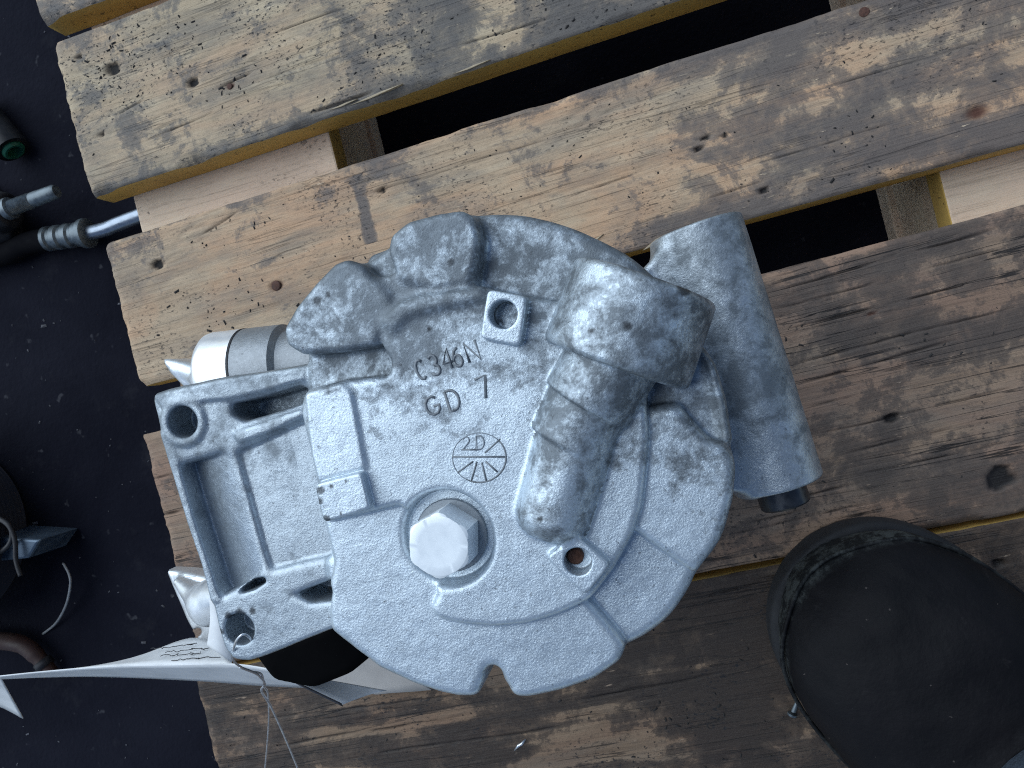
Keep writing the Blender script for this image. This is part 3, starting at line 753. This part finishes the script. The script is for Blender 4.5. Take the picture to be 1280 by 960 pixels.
# ---- hex bolt in its seat
bt = P(549, 682, 0.2035); bz = 0.1900
def hex_bolt():
    cx, cy = bt[0], bt[1]
    lathe('washer', (cx + .0002, cy, bz), (0, 0, 1), [(0, .0112), (.0008, .0115), (.0011, .0112), (.0013, .0090)], CAST_W, bolt, 48)
    rings = []
    R = 0.0103
    up2 = np.array([Up[0], Up[1]]); a0 = math.atan2(up2[1], up2[0])
    n = 48
    def ring(z, fac, cap):
        out = []
        for i in range(n):
            t = 2 * math.pi * i / n; tt = (t + math.pi / 6) % (math.pi / 3) - math.pi / 6
            # corners at t = 0: flat-to-corner profile
            rr = R * math.cos(math.pi / 6) / math.cos((t % (math.pi / 3)) - math.pi / 6)
            rr = min(rr * fac, cap)
            out.append((cx + rr * math.cos(a0 + t), cy + rr * math.sin(a0 + t), z))
        return out
    zb, zt_ = bz + 0.0012, 0.2042
    for z, fac, cap in ((zb, 1, 1), (zt_ - 0.0013, 1, 1), (zt_ - 0.0005, 1, R * 0.945), (zt_ - 0.0001, 1, R * 0.875), (zt_, 1, R * 0.85), (zt_ - 0.00015, 1, R * 0.6), (zt_ - .0002, 1, R * .1)):
        rings.append(ring(z, fac, cap))
    V = [p for r in rings for p in r]; Q = []
    for j in range(len(rings) - 1):
        for i in range(n):
            k = (i + 1) % n; Q.append((j * n + i, j * n + k, (j + 1) * n + k, (j + 1) * n + i))
    Q.append(tuple((len(rings) - 1) * n + i for i in range(n))); Q.append(tuple(range(n))[::-1])
    me = mesh('bolt_head', V, Q); o = link('bolt_head', me, STEEL, bolt); me.set_sharp_from_angle(angle=math.radians(28))
CAST_W = simple_mat('washer_steel', (0.30, 0.33, 0.36), 0.5, 0.45, 0.15, 500, 0.2)
bolt = empty('hex_bolt', (0, 0, 0)); bolt.parent = comp; bolt.location = (-comp.location[0], -comp.location[1], 0)
hex_bolt()

# ---- screw and fittings
lathe('rusty_screw', (sc[0] - 0.0012, sc[1] + 0.0004, 0.1940), (0, 0, 1), [(0, .0024), (.0028, .0025), (.0034, .0020), (.0026, .0010), (.0024, .0002)], RUST, comp, 24)
lathe('sleeve', A + (B - A) * -0.0, (A - B), [(-0.01, .0085), (0.0068, .0085), (0.0074, .0080), (0.0075, .0058), (-0.004, .0056)], DARKST, comp, 40)
pl = P(402, 744, 0.175); 
lathe('plug', (pl[0], pl[1], 0.166), (0.15, -0.35, 1), [(0, .0027), (.0090, .0027), (.0096, .0022), (.0092, .0013), (.0085, .0003)], simple_mat('dirty_plug', (0.30, 0.28, 0.26), 0.7, 0.2, 0.4, 700), comp, 24)

# ---- round fitting with a machined end above the bracket
zf = 0.142
q0 = P(398, 455, zf); q1 = P(264, 469, zf); dl = np.linalg.norm(q1 - q0); fa = (q1 - q0)
def fr(px): return dl * (372 - px) / (372 - 238)
R1 = 0.0168
port = empty('round_fitting', (0, 0, 0)); port.parent = comp; port.location = (-comp.location[0], -comp.location[1], 0)
GREYC = cast_mat('dark_cast_fitting', (0.30, 0.32, 0.34), (0.09, 0.095, 0.10), 0.4, 0.5)
lathe('fitting_body', q0, fa, [(-0.012, R1 * .86), (fr(350), R1 * .86), (fr(346), R1 * .84), (fr(340), R1 * .85), (fr(335), R1 * 1.0), (fr(290), R1 * 1.0), (fr(288), R1 * .985)], GREYC, port, 64)
lathe('seal_ring', q0, fa, [(fr(289), R1 * .8), (fr(289), R1 * 1.008), (fr(286.5), R1 * 1.008), (fr(286.5), R1 * .8)], RUBBER, port, 64)
lathe('machined_end', q0, fa, [(fr(286.4), R1 * .9), (fr(286.2), R1 * 1.0), (fr(250), R1 * 1.0), (fr(245), R1 * .975), (fr(241), R1 * .90), (fr(239), R1 * .75), (fr(240), R1 * .5), (fr(240), R1 * .1)], BRIGHT, port, 64)

# ---- pointed ears of the front plate sticking out below
ef = Field((-0.280, -0.10, 0.03), (-0.10, 0.06, 0.12), 0.0009)
ef.prism(pp([(204, 448), (222, 450), (256, 458), (280, 470), (280, 500), (232, 484), (216, 468)], 0.079), 0.060, 0.082, 0.0030, 0.002, 0, blur=1)
ef.cone(P(214, 455, 0.079), P(275, 478, 0.082), 0.0012, 0.0085, 0.003, 0)
ef.cone(P(262, 478, 0.085), P(330, 500, 0.095), 0.0080, 0.012, 0.004, 0)
ef.prism(pp([(201, 715), (232, 717), (262, 721), (300, 730), (300, 800), (262, 808), (245, 804), (228, 778), (212, 742)], 0.077), 0.064, 0.0860, 0.0022, 0.002, 1, blur=1, tilt=lambda X, Y: 0.074 + 0.22 * np.clip(X - P(205, 718, 0.08)[0], 0, 0.06))
ef.cone(P(222, 728, 0.078), P(262, 760, 0.087), 0.0020, 0.0085, 0.005, 1)
ef.cone(P(262, 752, 0.086), P(330, 730, 0.098), 0.0100, 0.013, 0.004, 1)
ef.cyl(P(247, 790, 0.055), P(247, 790, 0.10), 0.0020, r=0.0004, k=0.001, cut=True)
EARM = simple_mat('bright_ear_aluminium', (0.74, 0.77, 0.80), 0.36, 0.6, 0.12, 120, 0.12, 0.0005)
split_field(ef, {0: 'mounting_ear', 1: 'mounting_ear'}, {0: EARM, 1: EARM}, comp, {})
lathe('ear_arm', P(330, 500, 0.095), np.array([ctr[0], ctr[1], 0.095]) - P(330, 500, 0.095), [(-0.004, .010), (0, .012), (0.05, .014)], CASTB, comp, 32)
lathe('ear_arm', P(330, 730, 0.098), np.array([ctr[0], ctr[1], 0.095]) - P(330, 730, 0.098), [(-0.004, .011), (0, .013), (0.05, .014)], CASTB, comp, 32)

# ---- black block added to keep the gap below the bracket dark
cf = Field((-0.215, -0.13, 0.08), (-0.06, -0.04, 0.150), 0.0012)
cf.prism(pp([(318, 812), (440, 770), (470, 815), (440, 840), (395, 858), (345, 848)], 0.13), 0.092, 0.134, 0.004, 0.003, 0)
split_field(cf, {0: 'dark_gap_fill'}, {0: simple_mat('gap_fill_black', (0.0025, 0.0025, 0.003), 0.9, 0, 0.3, 200, spec=0.05)}, comp, {})

# ---- raised foundry lettering
INK = simple_mat('grimy_raised_casting', (0.23, 0.25, 0.27), 0.6, 0.3, 0.4, 900, 0.3)
MID = simple_mat('casting_relief', (0.30, 0.335, 0.37), 0.55, 0.35, 0.3, 900, 0.3)
def arc(cx, cy, rx, ry, a0, a1, n=9):
    return [(cx + rx * math.cos(math.radians(a0 + (a1 - a0) * i / (n - 1))), cy - ry * math.sin(math.radians(a0 + (a1 - a0) * i / (n - 1)))) for i in range(n)]
GL = {   # glyph strokes in a unit box, x 0..1, y 0 (top) .. 1 (bottom)
    'C': [arc(.5, .5, .45, .5, 50, 310)],
    '3': [arc(.45, .26, .4, .26, 150, -90, 8), arc(.45, .75, .45, .26, 90, -150, 8)],
    '4': [[(.7, 1), (.7, 0), (0, .68), (1, .68)]],
    '6': [[(.8, .05), (.35, .2), (.08, .6)] + arc(.5, .7, .42, .3, 180, -180, 12)],
    'N': [[(.05, 1), (.05, 0), (.95, 1), (.95, 0)]],
    'G': [arc(.5, .5, .45, .5, 50, 330) + [(.92, .55), (.55, .55)]],
    'D': [[(.08, 0), (.08, 1), (.4, 1)] + arc(.4, .5, .55, .5, -90, 90) + [(.08, 0)]],
    '7': [[(.0, .06), (.95, .0), (.45, 1)]],
    '2': [arc(.45, .28, .4, .28, 160, -20, 7) + [(.05, 1), (1, 1)]],
}
zs_ = ZT + 0.0000
def strokes_mesh(name, strokes, rad, mat, z):
    allV = []; allQ = []
    for st in strokes:
        pts = [P(x, y, z) for x, y in st]
        me = tube_mesh('t', pts, rad, 8)
        k = len(allV); allV += [tuple(v.co) for v in me.vertices]; allQ += [tuple(i + k for i in p.vertices) for p in me.polygons]
        bpy.data.meshes.remove(me)
    return link(name, mesh(name, allV, allQ), mat, comp)
def glyph(ch, cx, cy, wd, ht, ang, rad=0.00046, mat=INK):
    a = math.radians(ang); out = []
    for st in GL[ch]:
        out.append([(cx + (x - .5) * wd * math.cos(a) + (y - .5) * ht * math.sin(a), cy - (x - .5) * wd * math.sin(a) + (y - .5) * ht * math.cos(a)) for x, y in st])
    strokes_mesh('raised_letter', out, rad, mat, zs_)
for ch, cx, cy in (('C', 526, 462), ('3', 543, 456), ('4', 559, 449), ('6', 571, 446), ('N', 590, 439)): glyph(ch, cx, cy, 16 if ch == 'N' else 12.5, 25, 19)
for ch, cx, cy, wd, ht in (('G', 541, 507, 20, 23), ('D', 566, 500, 17, 26), ('7', 604, 484, 15, 28)): glyph(ch, cx, cy, wd, ht, 17)
cx, cy = 599, 572
glyph('2', 583, 554, 10, 16, 2, 0.00026, MID); glyph('D', 600, 553, 11, 17, 2, 0.00026, MID)
dial = [arc(cx, cy, 33.5, 31, 40, -110, 22), [(565, 571), (632, 571)], [(606, 566), (625, 549)], [(591, 577), (573, 590)], [(596, 577), (589, 602)], [(602, 578), (608, 601)], [(607, 577), (622, 590)], [(577, 562), (598, 562)]]
strokes_mesh('date_dial', dial, 0.00027, INK, zs_ + 0.0)
strokes_mesh('date_dial', [arc(cx, cy, 33.5, 31, 250, 40, 22)], 0.00016, MID, zs_ - 0.00003)
#@@PART4
# ------------------------------------------------------------------ paper tag with wire
def paper_mat(name, c):
    t = NT(name); v = t.coord(); n = t.noise(v, 60, 4); f = t.noise(v, 500, 3)
    cc = t.mix(t.ramp(n, [(0.4, 0.0), (0.75, 1.0)]), c, tuple(x * 0.8 for x in c))
    m = t.out(cc, 0.6, 0.0, f, 0.1, 0.0003)
    return m
PAPER = paper_mat('tag_paper', (0.80, 0.81, 0.82)); BEIGE = paper_mat('shaded_paper', (0.50, 0.46, 0.42))  # second tone is the same tag paper with its shade put into the colour
INKP = simple_mat('black_ink', (0.02, 0.02, 0.025), 0.5)
def sheet(name, rowA, rowB, mat, parent, n=6, sag=0.0, th=0.0005):
    """paper panel between two 3-D edges"""
    A = catmull([P(*p) for p in rowA], 6); B = catmull([P(*p) for p in rowB], 6)
    m = min(len(A), len(B)); A = [A[round(i * (len(A) - 1) / (m - 1))] for i in range(m)]; B = [B[round(i * (len(B) - 1) / (m - 1))] for i in range(m)]
    V = []
    for i in range(m):
        for j in range(n + 1):
            t = j / n; V.append(A[i] * (1 - t) + B[i] * t + np.array([0, 0, sag * math.sin(math.pi * t)]))
    Q = [(i * (n + 1) + j, i * (n + 1) + j + 1, (i + 1) * (n + 1) + j + 1, (i + 1) * (n + 1) + j) for i in range(m - 1) for j in range(n)]
    o = link(name, mesh(name, V, Q), mat, parent)
    so = o.modifiers.new('thickness', 'SOLIDIFY'); so.thickness = th; so.offset = 0
    return o
tg = empty('paper_tag', (0, 0, 0))
tag(tg, 'creased white paper tag wired to the lower hole of the compressor bracket', 'tag')
sheet('tag_face', [(-40, 850, .105), (0, 845, .105), (70, 838, .108), (140, 833, .112), (220, 831, .118), (290, 830, .125), (335, 836, .130)],
      [(-40, 854, .085), (0, 849, .085), (70, 846, .076), (140, 846, .072), (250, 851, .075), (330, 857, .082), (425, 861, .090)], PAPER, tg)
fl2 = sheet('tag_flap', [(70, 838, .1075), (140, 832.5, .1115), (200, 830.5, .116), (290, 829, .1245)], [(130, 833, .108), (180, 818, .097), (238, 798, .085), (282, 806, .098)], PAPER, tg)
sheet('tag_flap', [(335, 836, .1305), (380, 858, .122), (428, 881, .112)], [(345, 838, .1295), (410, 850, .110), (484, 863, .095)], PAPER, tg, sag=-0.002)
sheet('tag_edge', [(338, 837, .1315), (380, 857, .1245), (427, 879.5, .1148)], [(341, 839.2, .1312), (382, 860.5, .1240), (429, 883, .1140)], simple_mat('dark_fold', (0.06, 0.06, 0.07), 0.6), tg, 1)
sheet('tag_back', [(388, 850, .0020), (398, 836, .0030), (420, 814, .0045), (448, 811, .0050)], [(470, 868, .0016), (490, 866, .0020), (520, 864, .0025), (540, 862, .0030)], BEIGE, tg)
sheet('tag_corner', [(-60, 842, .09), (-20, 846, .09), (2, 849, .09)], [(-60, 880, .05), (-10, 880, .05), (29, 898, .05)], PAPER, tg)
sheet('tag_strip', [(262, 750, .136), (263, 775, .135), (259, 806, .130)], [(272, 752, .136), (284, 785, .135), (290, 828, .128)], PAPER, tg, 2)
# scribbled handwriting on the flap
def scrib(k):
    pts = []
    x0 = random.uniform(180, 215); y0 = 825 - 4.5 * k + random.uniform(-1, 1)
    for i in range(16):
        t = i / 15; x = x0 + t * random.uniform(45, 62); y = y0 - t * (3 + k) + random.uniform(-1.4, 1.4)
        # height of the flap below this pixel
        pts.append(P(x, y, 0.1155 - (829 - y) * 0.00088 + (x - 200) * 0.00008 + 0.0012))
    return pts
for k in range(4):
    link('handwriting', tube_mesh('handwriting', scrib(k), 0.00018, 5), INKP, fl2)

WIRE = simple_mat('galvanised_wire', (0.75, 0.77, 0.80), 0.3, 0.6, 0.15, 600)
tw = empty('tie_wire', (0, 0, 0))
tag(tw, 'thin twisted steel wire looped through the lower bracket hole and the tag', 'wire')
wa = catmull([P(317, 806, .176), P(312, 797, .188), P(304, 793, .1925), P(296, 800, .192), P(292, 812, .187), P(292, 825, .175), P(300, 833, .16), P(314, 839, .148), P(327, 843, .140), P(330, 858, .128), P(335, 868, .118), P(336, 900, .09), P(334, 930, .065), P(331, 965, .04), P(328, 1000, .012)], 8)
link('strand', tube_mesh('strand', wa, 0.00042, 8), WIRE, tw)
wb = catmull([P(300, 834, .1585), P(318, 841, .147), P(325, 846, .139), P(331, 855, .129), P(327, 864, .121), P(338, 882, .108), P(352, 912, .092), P(366, 945, .075), P(378, 975, .055), P(392, 1010, .02)], 8)
link('strand', tube_mesh('strand', wb, 0.00050, 8), WIRE, tw)

# ------------------------------------------------------------------ person's boot, lower right
person = empty('person', tuple(P(1120, 800, 0.0)))
tag(person, 'person standing on the pallet, only a black scuffed work boot and trouser leg in view', 'person')
toe = P(1008, 700, 0.028); back = P(1296, 972, 0.04)
ud = (back - toe) * [1, 1, 0]; ud /= np.linalg.norm(ud); vd = np.array([-ud[1], ud[0], 0])
def leather():
    t = NT('black_boot_leather'); v = t.coord(); n = t.noise(v, 30, 5, 0.6, 0.4); g = t.noise(v, 420, 4, 0.6)
    sc_ = t.ramp(t.noise(t.coord((1, 1, 1), (3, 1, 2)), 75, 5, 0.7), [(0.63, 0.0), (0.76, 1.0)])
    c = t.mix(t.ramp(n, [(0.35, 0.0), (0.7, 1.0)]), (0.0028, 0.0028, 0.0042), (0.0085, 0.0075, 0.0090))
    c = t.mix(t.math('MULTIPLY', sc_, 0.35), c, (0.055, 0.050, 0.050))
    c = t.mix(t.ramp(t.noise(v, 260, 2, 0.5), [(0.75, 0.0), (0.775, 0.6)]), c, (0.12, 0.10, 0.09))
    # worn rubber bumper round the toe: lower band of the front of the boot
    sx = t.n('SeparateXYZ'); tc = t.n('TexCoord'); t.l(tc.outputs['Object'], sx.inputs[0])
    wob = t.noise(v, 55, 4, 0.6)
    zz = t.math('ADD', sx.outputs[2], t.math('MULTIPLY', t.math('SUBTRACT', wob, 0.5), 0.010))
    band = t.ramp(t.math('MULTIPLY', zz, 10), [(0.40, 1.0), (0.435, 0.0)])
    scuff = t.ramp(t.noise(v, 120, 8, 0.75), [(0.46, 0.0), (0.58, 1.0)])
    bc_ = t.mix(scuff, (0.010, 0.011, 0.012), (0.055, 0.060, 0.058))
    du = t.math('ADD', t.math('MULTIPLY', t.math('SUBTRACT', sx.outputs[0], float(toe[0])), float(ud[0])), t.math('MULTIPLY', t.math('SUBTRACT', sx.outputs[1], float(toe[1])), float(ud[1])))
    band = t.math('MULTIPLY', band, t.ramp(t.math('MULTIPLY', du, 5), [(0.35, 1.0), (0.55, 0.0)]))
    c = t.mix(band, c, bc_)
    return t.out(c, 0.62, 0.0, t.math('ADD', t.math('MULTIPLY', g, 0.6), t.noise(t.coord((1, 1, 1), (0, 0, 0), (0, 0, 0.7)), 70, 5, 0.65)), 0.35, 0.0012, 0.18)
LEA = leather()
RAND = simple_mat('scuffed_toe_rubber', (0.034, 0.038, 0.037), 0.7, 0, 0.6, 60, 0.6, 0.0015, (0.007, 0.0075, 0.008))
SOLE = simple_mat('dark_sole_rubber', (0.014, 0.014, 0.016), 0.75, 0, 0.4, 120, 0.4, 0.001)
DENIM = simple_mat('blue_work_trousers', (0.055, 0.075, 0.105), 0.9, 0, 0.4, 900, 0.5, 0.0008)
def clouds(nm, sc_):
    t = bpy.data.textures.new(nm, 'CLOUDS'); t.noise_scale = sc_; t.noise_depth = 3; return t
def loft(name, secs, mat, n=40, tex=None, amt=0.0):
    """secs: (u, half width, z bottom, z top, power)"""
    V = []; Q = []
    for u, wv, zb, zt_, pw in secs:
        for i in range(n):
            a = 2 * math.pi * i / n; ca, sa = math.cos(a), math.sin(a)
            x = wv * math.copysign(abs(ca) ** (2 / pw), ca); zz = math.copysign(abs(sa) ** (2 / pw), sa)
            V.append(np.array([toe[0], toe[1], 0]) + ud * u + vd * x + np.array([0, 0, (zb + zt_) / 2 + (zt_ - zb) / 2 * zz]))
    m = len(secs)
    for j in range(m - 1):
        for i in range(n):
            k = (i + 1) % n; Q.append((j * n + i, j * n + k, (j + 1) * n + k, (j + 1) * n + i))
    Q.append(tuple(range(n))); Q.append(tuple((m - 1) * n + i for i in range(n))[::-1])
    me = mesh(name, V, Q)
    import bmesh as _b
    bm = _b.new(); bm.from_mesh(me); _b.ops.recalc_face_normals(bm, faces=bm.faces); bm.to_mesh(me); bm.free()
    o = link(name, me, mat, person); s = o.modifiers.new('subdiv', 'SUBSURF'); s.levels = 3; s.render_levels = 3
    if tex: dm = o.modifiers.new('wear', 'DISPLACE'); dm.texture = tex; dm.strength = amt; dm.mid_level = 0.5; dm.texture_coords = 'LOCAL'
    return o
W_ = [(0.000, .004), (0.003, .018), (0.010, .032), (0.022, .0435), (0.040, .0515), (0.062, .0555), (0.09, .0565), (0.098, .0562), (0.106, .0556), (0.114, .055), (0.122, .0545), (0.13, .0535), (0.138, .0525), (0.146, .0515), (0.16, .050), (0.20, .046), (0.24, .043), (0.275, .040), (0.292, .030), (0.30, .010)]
def top_at(u): return float(np.interp(u, [0, .003, .01, .022, .04, .062, .09, .12, .16, .20, .24, .30], [.030, .036, .043, .050, .056, .060, .064, .072, .088, .105, .11, .10]))
loft('boot_upper', [(u, wv, 0.014, top_at(u) + 0.008 * math.exp(-((u - 0.06) / 0.06) ** 2) + (0.0016 * math.sin(u * 420) if 0.085 < u < 0.17 else 0), 2.25) for u, wv in W_], LEA, tex=clouds('leather_dents', 0.035), amt=0.004)
loft('sole', [(u - 0.0015, wv + 0.0012, 0.0006, 0.021, 5) for u, wv in W_], SOLE)
# stitched seam where the toe bumper meets the upper
def seam_pts(zs, side):
    out = []
    for u, wv in W_:
        if u < 0.0025 or u > 0.15: continue
        tz = top_at(u) + 0.008 * math.exp(-((u - 0.06) / 0.06) ** 2); zm, hz = (0.014 + tz) / 2, (tz - 0.014) / 2
        zq = min(zs, tz - 0.001); kz = min(1, max(0, (zq - zm) / hz))
        x = wv * max(0, 1 - kz ** 2.25) ** (1 / 2.25)
        out.append(np.array([toe[0], toe[1], 0]) + ud * u + vd * x * side + np.array([0, 0, zq]))
    return out
sm = seam_pts(0.041, 1)[::-1] + seam_pts(0.041, -1)
link('toe_seam', tube_mesh('toe_seam', catmull(sm, 4), 0.0011, 8), LEA, person)
# trouser leg rising out of the picture
ank = toe * [1, 1, 0] + ud * (float(np.dot(P(1216, 950, 0.095) - toe, ud)) + 0.098)
lp = []
for z, rx, ry, sh in ((0.080, .066, .058, -.004), (0.085, .071, .063, -.004), (0.10, .070, .062, -.002), (0.13, .073, .064, 0), (0.18, .070, .064, .004), (0.26, .074, .068, .012), (0.36, .078, .072, .018), (0.46, .080, .075, .022), (0.62, .088, .084, .012), (0.80, .098, .095, -.01)):
    lp.append((z, rx, ry, sh))
V = []; n = 48
for j, (z, rx, ry, sh) in enumerate(lp):
    for i in range(n):
        a = 2 * math.pi * i / n; wr = 1 + 0.03 * math.sin(5 * a + z * 40) + 0.02 * math.sin(9 * a - z * 70)
        V.append(ank + ud * (sh + rx * math.cos(a) * wr) + vd * (ry * math.sin(a) * wr) + np.array([0, 0, z + (0.012 * math.cos(a) if j < 3 else 0)]))
Q = [(j * n + i, j * n + (i + 1) % n, (j + 1) * n + (i + 1) % n, (j + 1) * n + i) for j in range(len(lp) - 1) for i in range(n)]
Q.append(tuple((len(lp) - 1) * n + i for i in range(n)))
o = link('trouser_leg', mesh('trouser_leg', V, Q), DENIM, person)
so = o.modifiers.new('thickness', 'SOLIDIFY'); so.thickness = 0.0015

# ------------------------------------------------------------------ parts lying on the floor at the left
DIRTY = simple_mat('dirty_dark_metal', (0.030, 0.030, 0.034), 0.55, 0.5, 0.6, 90, 0.4, 0.001)
ZINC = simple_mat('zinc_plated_steel', (0.17, 0.20, 0.22), 0.45, 0.6, 0.5, 260, 0.2)
zf = FLOOR_Z
def on(px, py, h): return P(px, py, zf + h)
# hose end with crimped collar
hose = empty('hose_fitting', tuple(on(90, 294, 0.0)))
tag(hose, 'crimped metal hose collar with a silver tube on the floor, touching the pallet', 'hose fitting')
a_, b_ = on(58, 299, .0125), on(112, 291, .0125); d_ = b_ - a_; L_ = np.linalg.norm(d_)
pr = [(0, .0085), (.001, .0098)]
for i in range(3):
    s0 = L_ * (0.10 + i * 0.25); pr += [(s0, .0098), (s0 + L_ * .04, .0082), (s0 + L_ * .10, .0082), (s0 + L_ * .14, .0098)]
pr += [(L_ * .86, .0098), (L_ * .87, .0116), (L_ * .97, .0118), (L_, .0100), (L_, .005)]
lathe('crimp_collar', a_, d_, pr, ZINC, hose, 40)
link('tube', tube_mesh('tube', catmull([on(108, 292, .0125), on(130, 287, .0125), on(150, 279, .0125), on(185, 266, .012)], 6), 0.0056, 20), simple_mat('aluminium_tube', (0.30, 0.34, 0.40), 0.35, 0.8, 0.1), hose)
link('rubber_hose', tube_mesh('rubber_hose', catmull([a_ + d_ * .1, on(35, 304, .011), on(5, 318, .0105), on(-60, 330, .0105)], 6), 0.0088, 20), simple_mat('dull_hose_rubber', (0.006, 0.006, 0.008), 0.9, spec=0.08), hose)
# stud in a dark housing
stud = empty('threaded_fitting', tuple(on(10, 265, 0)))
tag(stud, 'dirty dark housing with a zinc threaded stud, lying on the floor beside the hose collar', 'fitting')
s0_, s1_ = on(8, 262, .030), on(71, 239, .030); d_ = s1_ - s0_; L_ = np.linalg.norm(d_)
pr = [(-.004, .0055), (0, .0085), (.0045, .0085), (.0052, .0060)]
for i in range(12): pr += [(.006 + i * .0016, .0062), (.0068 + i * .0016, .0054)]
pr += [(.0262, .0058), (L_ - .002, .0056), (L_, .0047), (L_ + .0001, .001)]
lathe('stud', s0_, d_, pr, ZINC, stud, 32)
hf = Field(on(-60, 320, 0) * [1, 1, 0] + [-0.03, -0.01, zf], on(45, 215, 0) * [1, 1, 0] + [0.02, 0.03, zf + .05], 0.0018)
hf.cyl(on(-40, 272, .022), on(14, 262, .026), .020, .014, .004, .006)
hf.cyl(on(-30, 300, .012), on(20, 285, .012), .012, .010, .004, .006)
hf.cyl(on(-20, 262, .001), on(-20, 262, .03), .022, .018, .003, .006)
split_field(hf, {0: 'housing'}, {0: DIRTY}, stud, {})
# connector with a green seal
gc = empty('pipe_union', tuple(on(8, 180, 0)))
tag(gc, 'dark pipe union with a green seal ring lying on the floor', 'pipe union')
ga, gb = on(-30, 130, .014), on(16, 187, .014)
lathe('union_body', ga, gb - ga, [(0, .012), (np.linalg.norm(gb - ga) - .004, .013), (np.linalg.norm(gb - ga), .0125), (np.linalg.norm(gb - ga), .009), (np.linalg.norm(gb - ga) - .004, .008)], DIRTY, gc, 40)
gl = np.linalg.norm(gb - ga)
lathe('seal_ring', ga, gb - ga, [(gl - .005, .0086), (gl + .0015, .0088), (gl + .003, .0076), (gl + .003, .0058), (gl - .004, .005)], simple_mat('green_seal', (0.015, 0.13, 0.075), 0.45), gc, 40)
# grooved pulley
pc = on(-62, 668, 0.0)
py_ = empty('belt_pulley', tuple(pc))
tag(py_, 'dark grooved belt pulley with a rusty brown rim lying on the floor', 'pulley')
prf = [(0, .03), (0, .078), (.004, .080)]
for i in range(6): prf += [(.006 + i * .006, .080), (.009 + i * .006, .075), (.012 + i * .006, .080)]
prf += [(.044, .080), (.046, .078), (.046, .070), (.030, .066), (.030, .03), (.05, .028), (.05, .012)]
lathe('grooved_wheel', pc + [0, 0, .0], (0.28, 0.10, 1), [(s + .024, r) for s, r in prf], simple_mat('dark_pulley_steel', (0.026, 0.022, 0.024), 0.42, 0.6, 0.4, 50), py_, 90)
lathe('rim_band', pc + [0, 0, .0], (0.28, 0.10, 1), [(.069, .0802), (.0695, .0812), (.0715, .0805), (.0718, .078)], simple_mat('rusty_rim', (0.085, 0.055, 0.05), 0.5, 0.5, 0.4, 150), py_, 90)
# box-like bracket with leads
bx = empty('metal_case', tuple(on(10, 690, 0)))
tag(bx, 'small blue grey metal case with black leads beside the grooved pulley', 'metal case')
c0 = [on(-60, 668, .042), on(50, 675, .042), on(36, 698, .040), on(20, 700, .040), on(-60, 706, .040)]
V = c0 + [p * [1, 1, 0] + [0, 0, zf] for p in c0]; m = len(c0)
me = mesh('case', V, [tuple(range(m))[::-1], tuple(range(m, 2 * m))] + [(i, (i + 1) % m, m + (i + 1) % m, m + i) for i in range(m)])
o = link('case', me, simple_mat('blue_grey_metal', (0.11, 0.15, 0.20), 0.4, 0.6, 0.4, 60), bx, False)
bv = o.modifiers.new('bevel', 'BEVEL'); bv.width = .002; bv.segments = 2
for pts in ([(-30, 640), (5, 652), (18, 672), (20, 700), (26, 720)], [(-30, 700), (0, 690), (14, 675), (10, 655), (-20, 640)]):
    link('lead', tube_mesh('lead', catmull([on(a, b, .046) for a, b in pts], 6), 0.0018, 10), RUBBER, bx)
# curved strip
ct = link('cable_tie', tube_mesh('cable_tie', catmull([on(79, 704, .014), on(86, 717, .016), on(88, 730, .016), on(84, 752, .012), on(76, 770, .008), on(67, 782, .004), on(54, 792, .0015)], 6), 0.0010, 8), simple_mat('pale_nylon', (0.25, 0.26, 0.27), 0.5))
tag(ct, 'thin pale curved cable tie on the black floor beside the pallet', 'cable tie')
# brown clip
br = empty('brown_hose_stub', tuple(on(20, 815, 0)))
tag(br, 'dull red brown bent hose stub on the floor above the tag', 'hose stub')
link('stub', tube_mesh('stub', catmull([on(-40, 800, .012), on(0, 801, .012), on(28, 806, .012), on(48, 822, .011), on(64, 842, .010)], 6), [.007] * 6 + [.0072] * 6 + [.0068] * 6 + [.006] * 7, 18), simple_mat('red_brown_rubber', (0.045, 0.018, 0.014), 0.6, 0, 0.4, 90), br)
link('end_band', tube_mesh('end_band', [on(52, 826, .011), on(58, 833, .0106)], .0074, 18), DIRTY, br)
# white scrap on the floor under the wire
# small metal chips on the lowest board
SHINY = simple_mat('bright_shaving', (0.75, 0.77, 0.8), 0.3, 0.9, 0.1)
c = P(649, 932, 0.0006)
o = link('metal_shaving', tube_mesh('metal_shaving', [P(643, 938, .0012), P(648, 932, .0018), P(652, 930, .0018), P(657, 924, .0012)], [.0004, .0009, .0009, .0004], 6), SHINY)
tag(o, 'tiny bright metal shaving lying on the dirty lowest board', 'metal shaving')
scw = empty('small_screw', tuple(P(992, 889, 0.0)))
tag(scw, 'small dull steel screw lying on the board beside the boot', 'screw')
lathe('shank', P(996, 878, .0022), P(991, 892, .0022) - P(996, 878, .0022), [(0, .0008), (.004, .0013), (.0055, .0013)], ZINC, scw, 12)
lathe('screw_head', P(991, 891, .0024), P(991, 893, .0024) - P(996, 878, .0026), [(0, .0014), (.0004, .0026), (.0016, .0024), (.0018, .001)], ZINC, scw, 16)
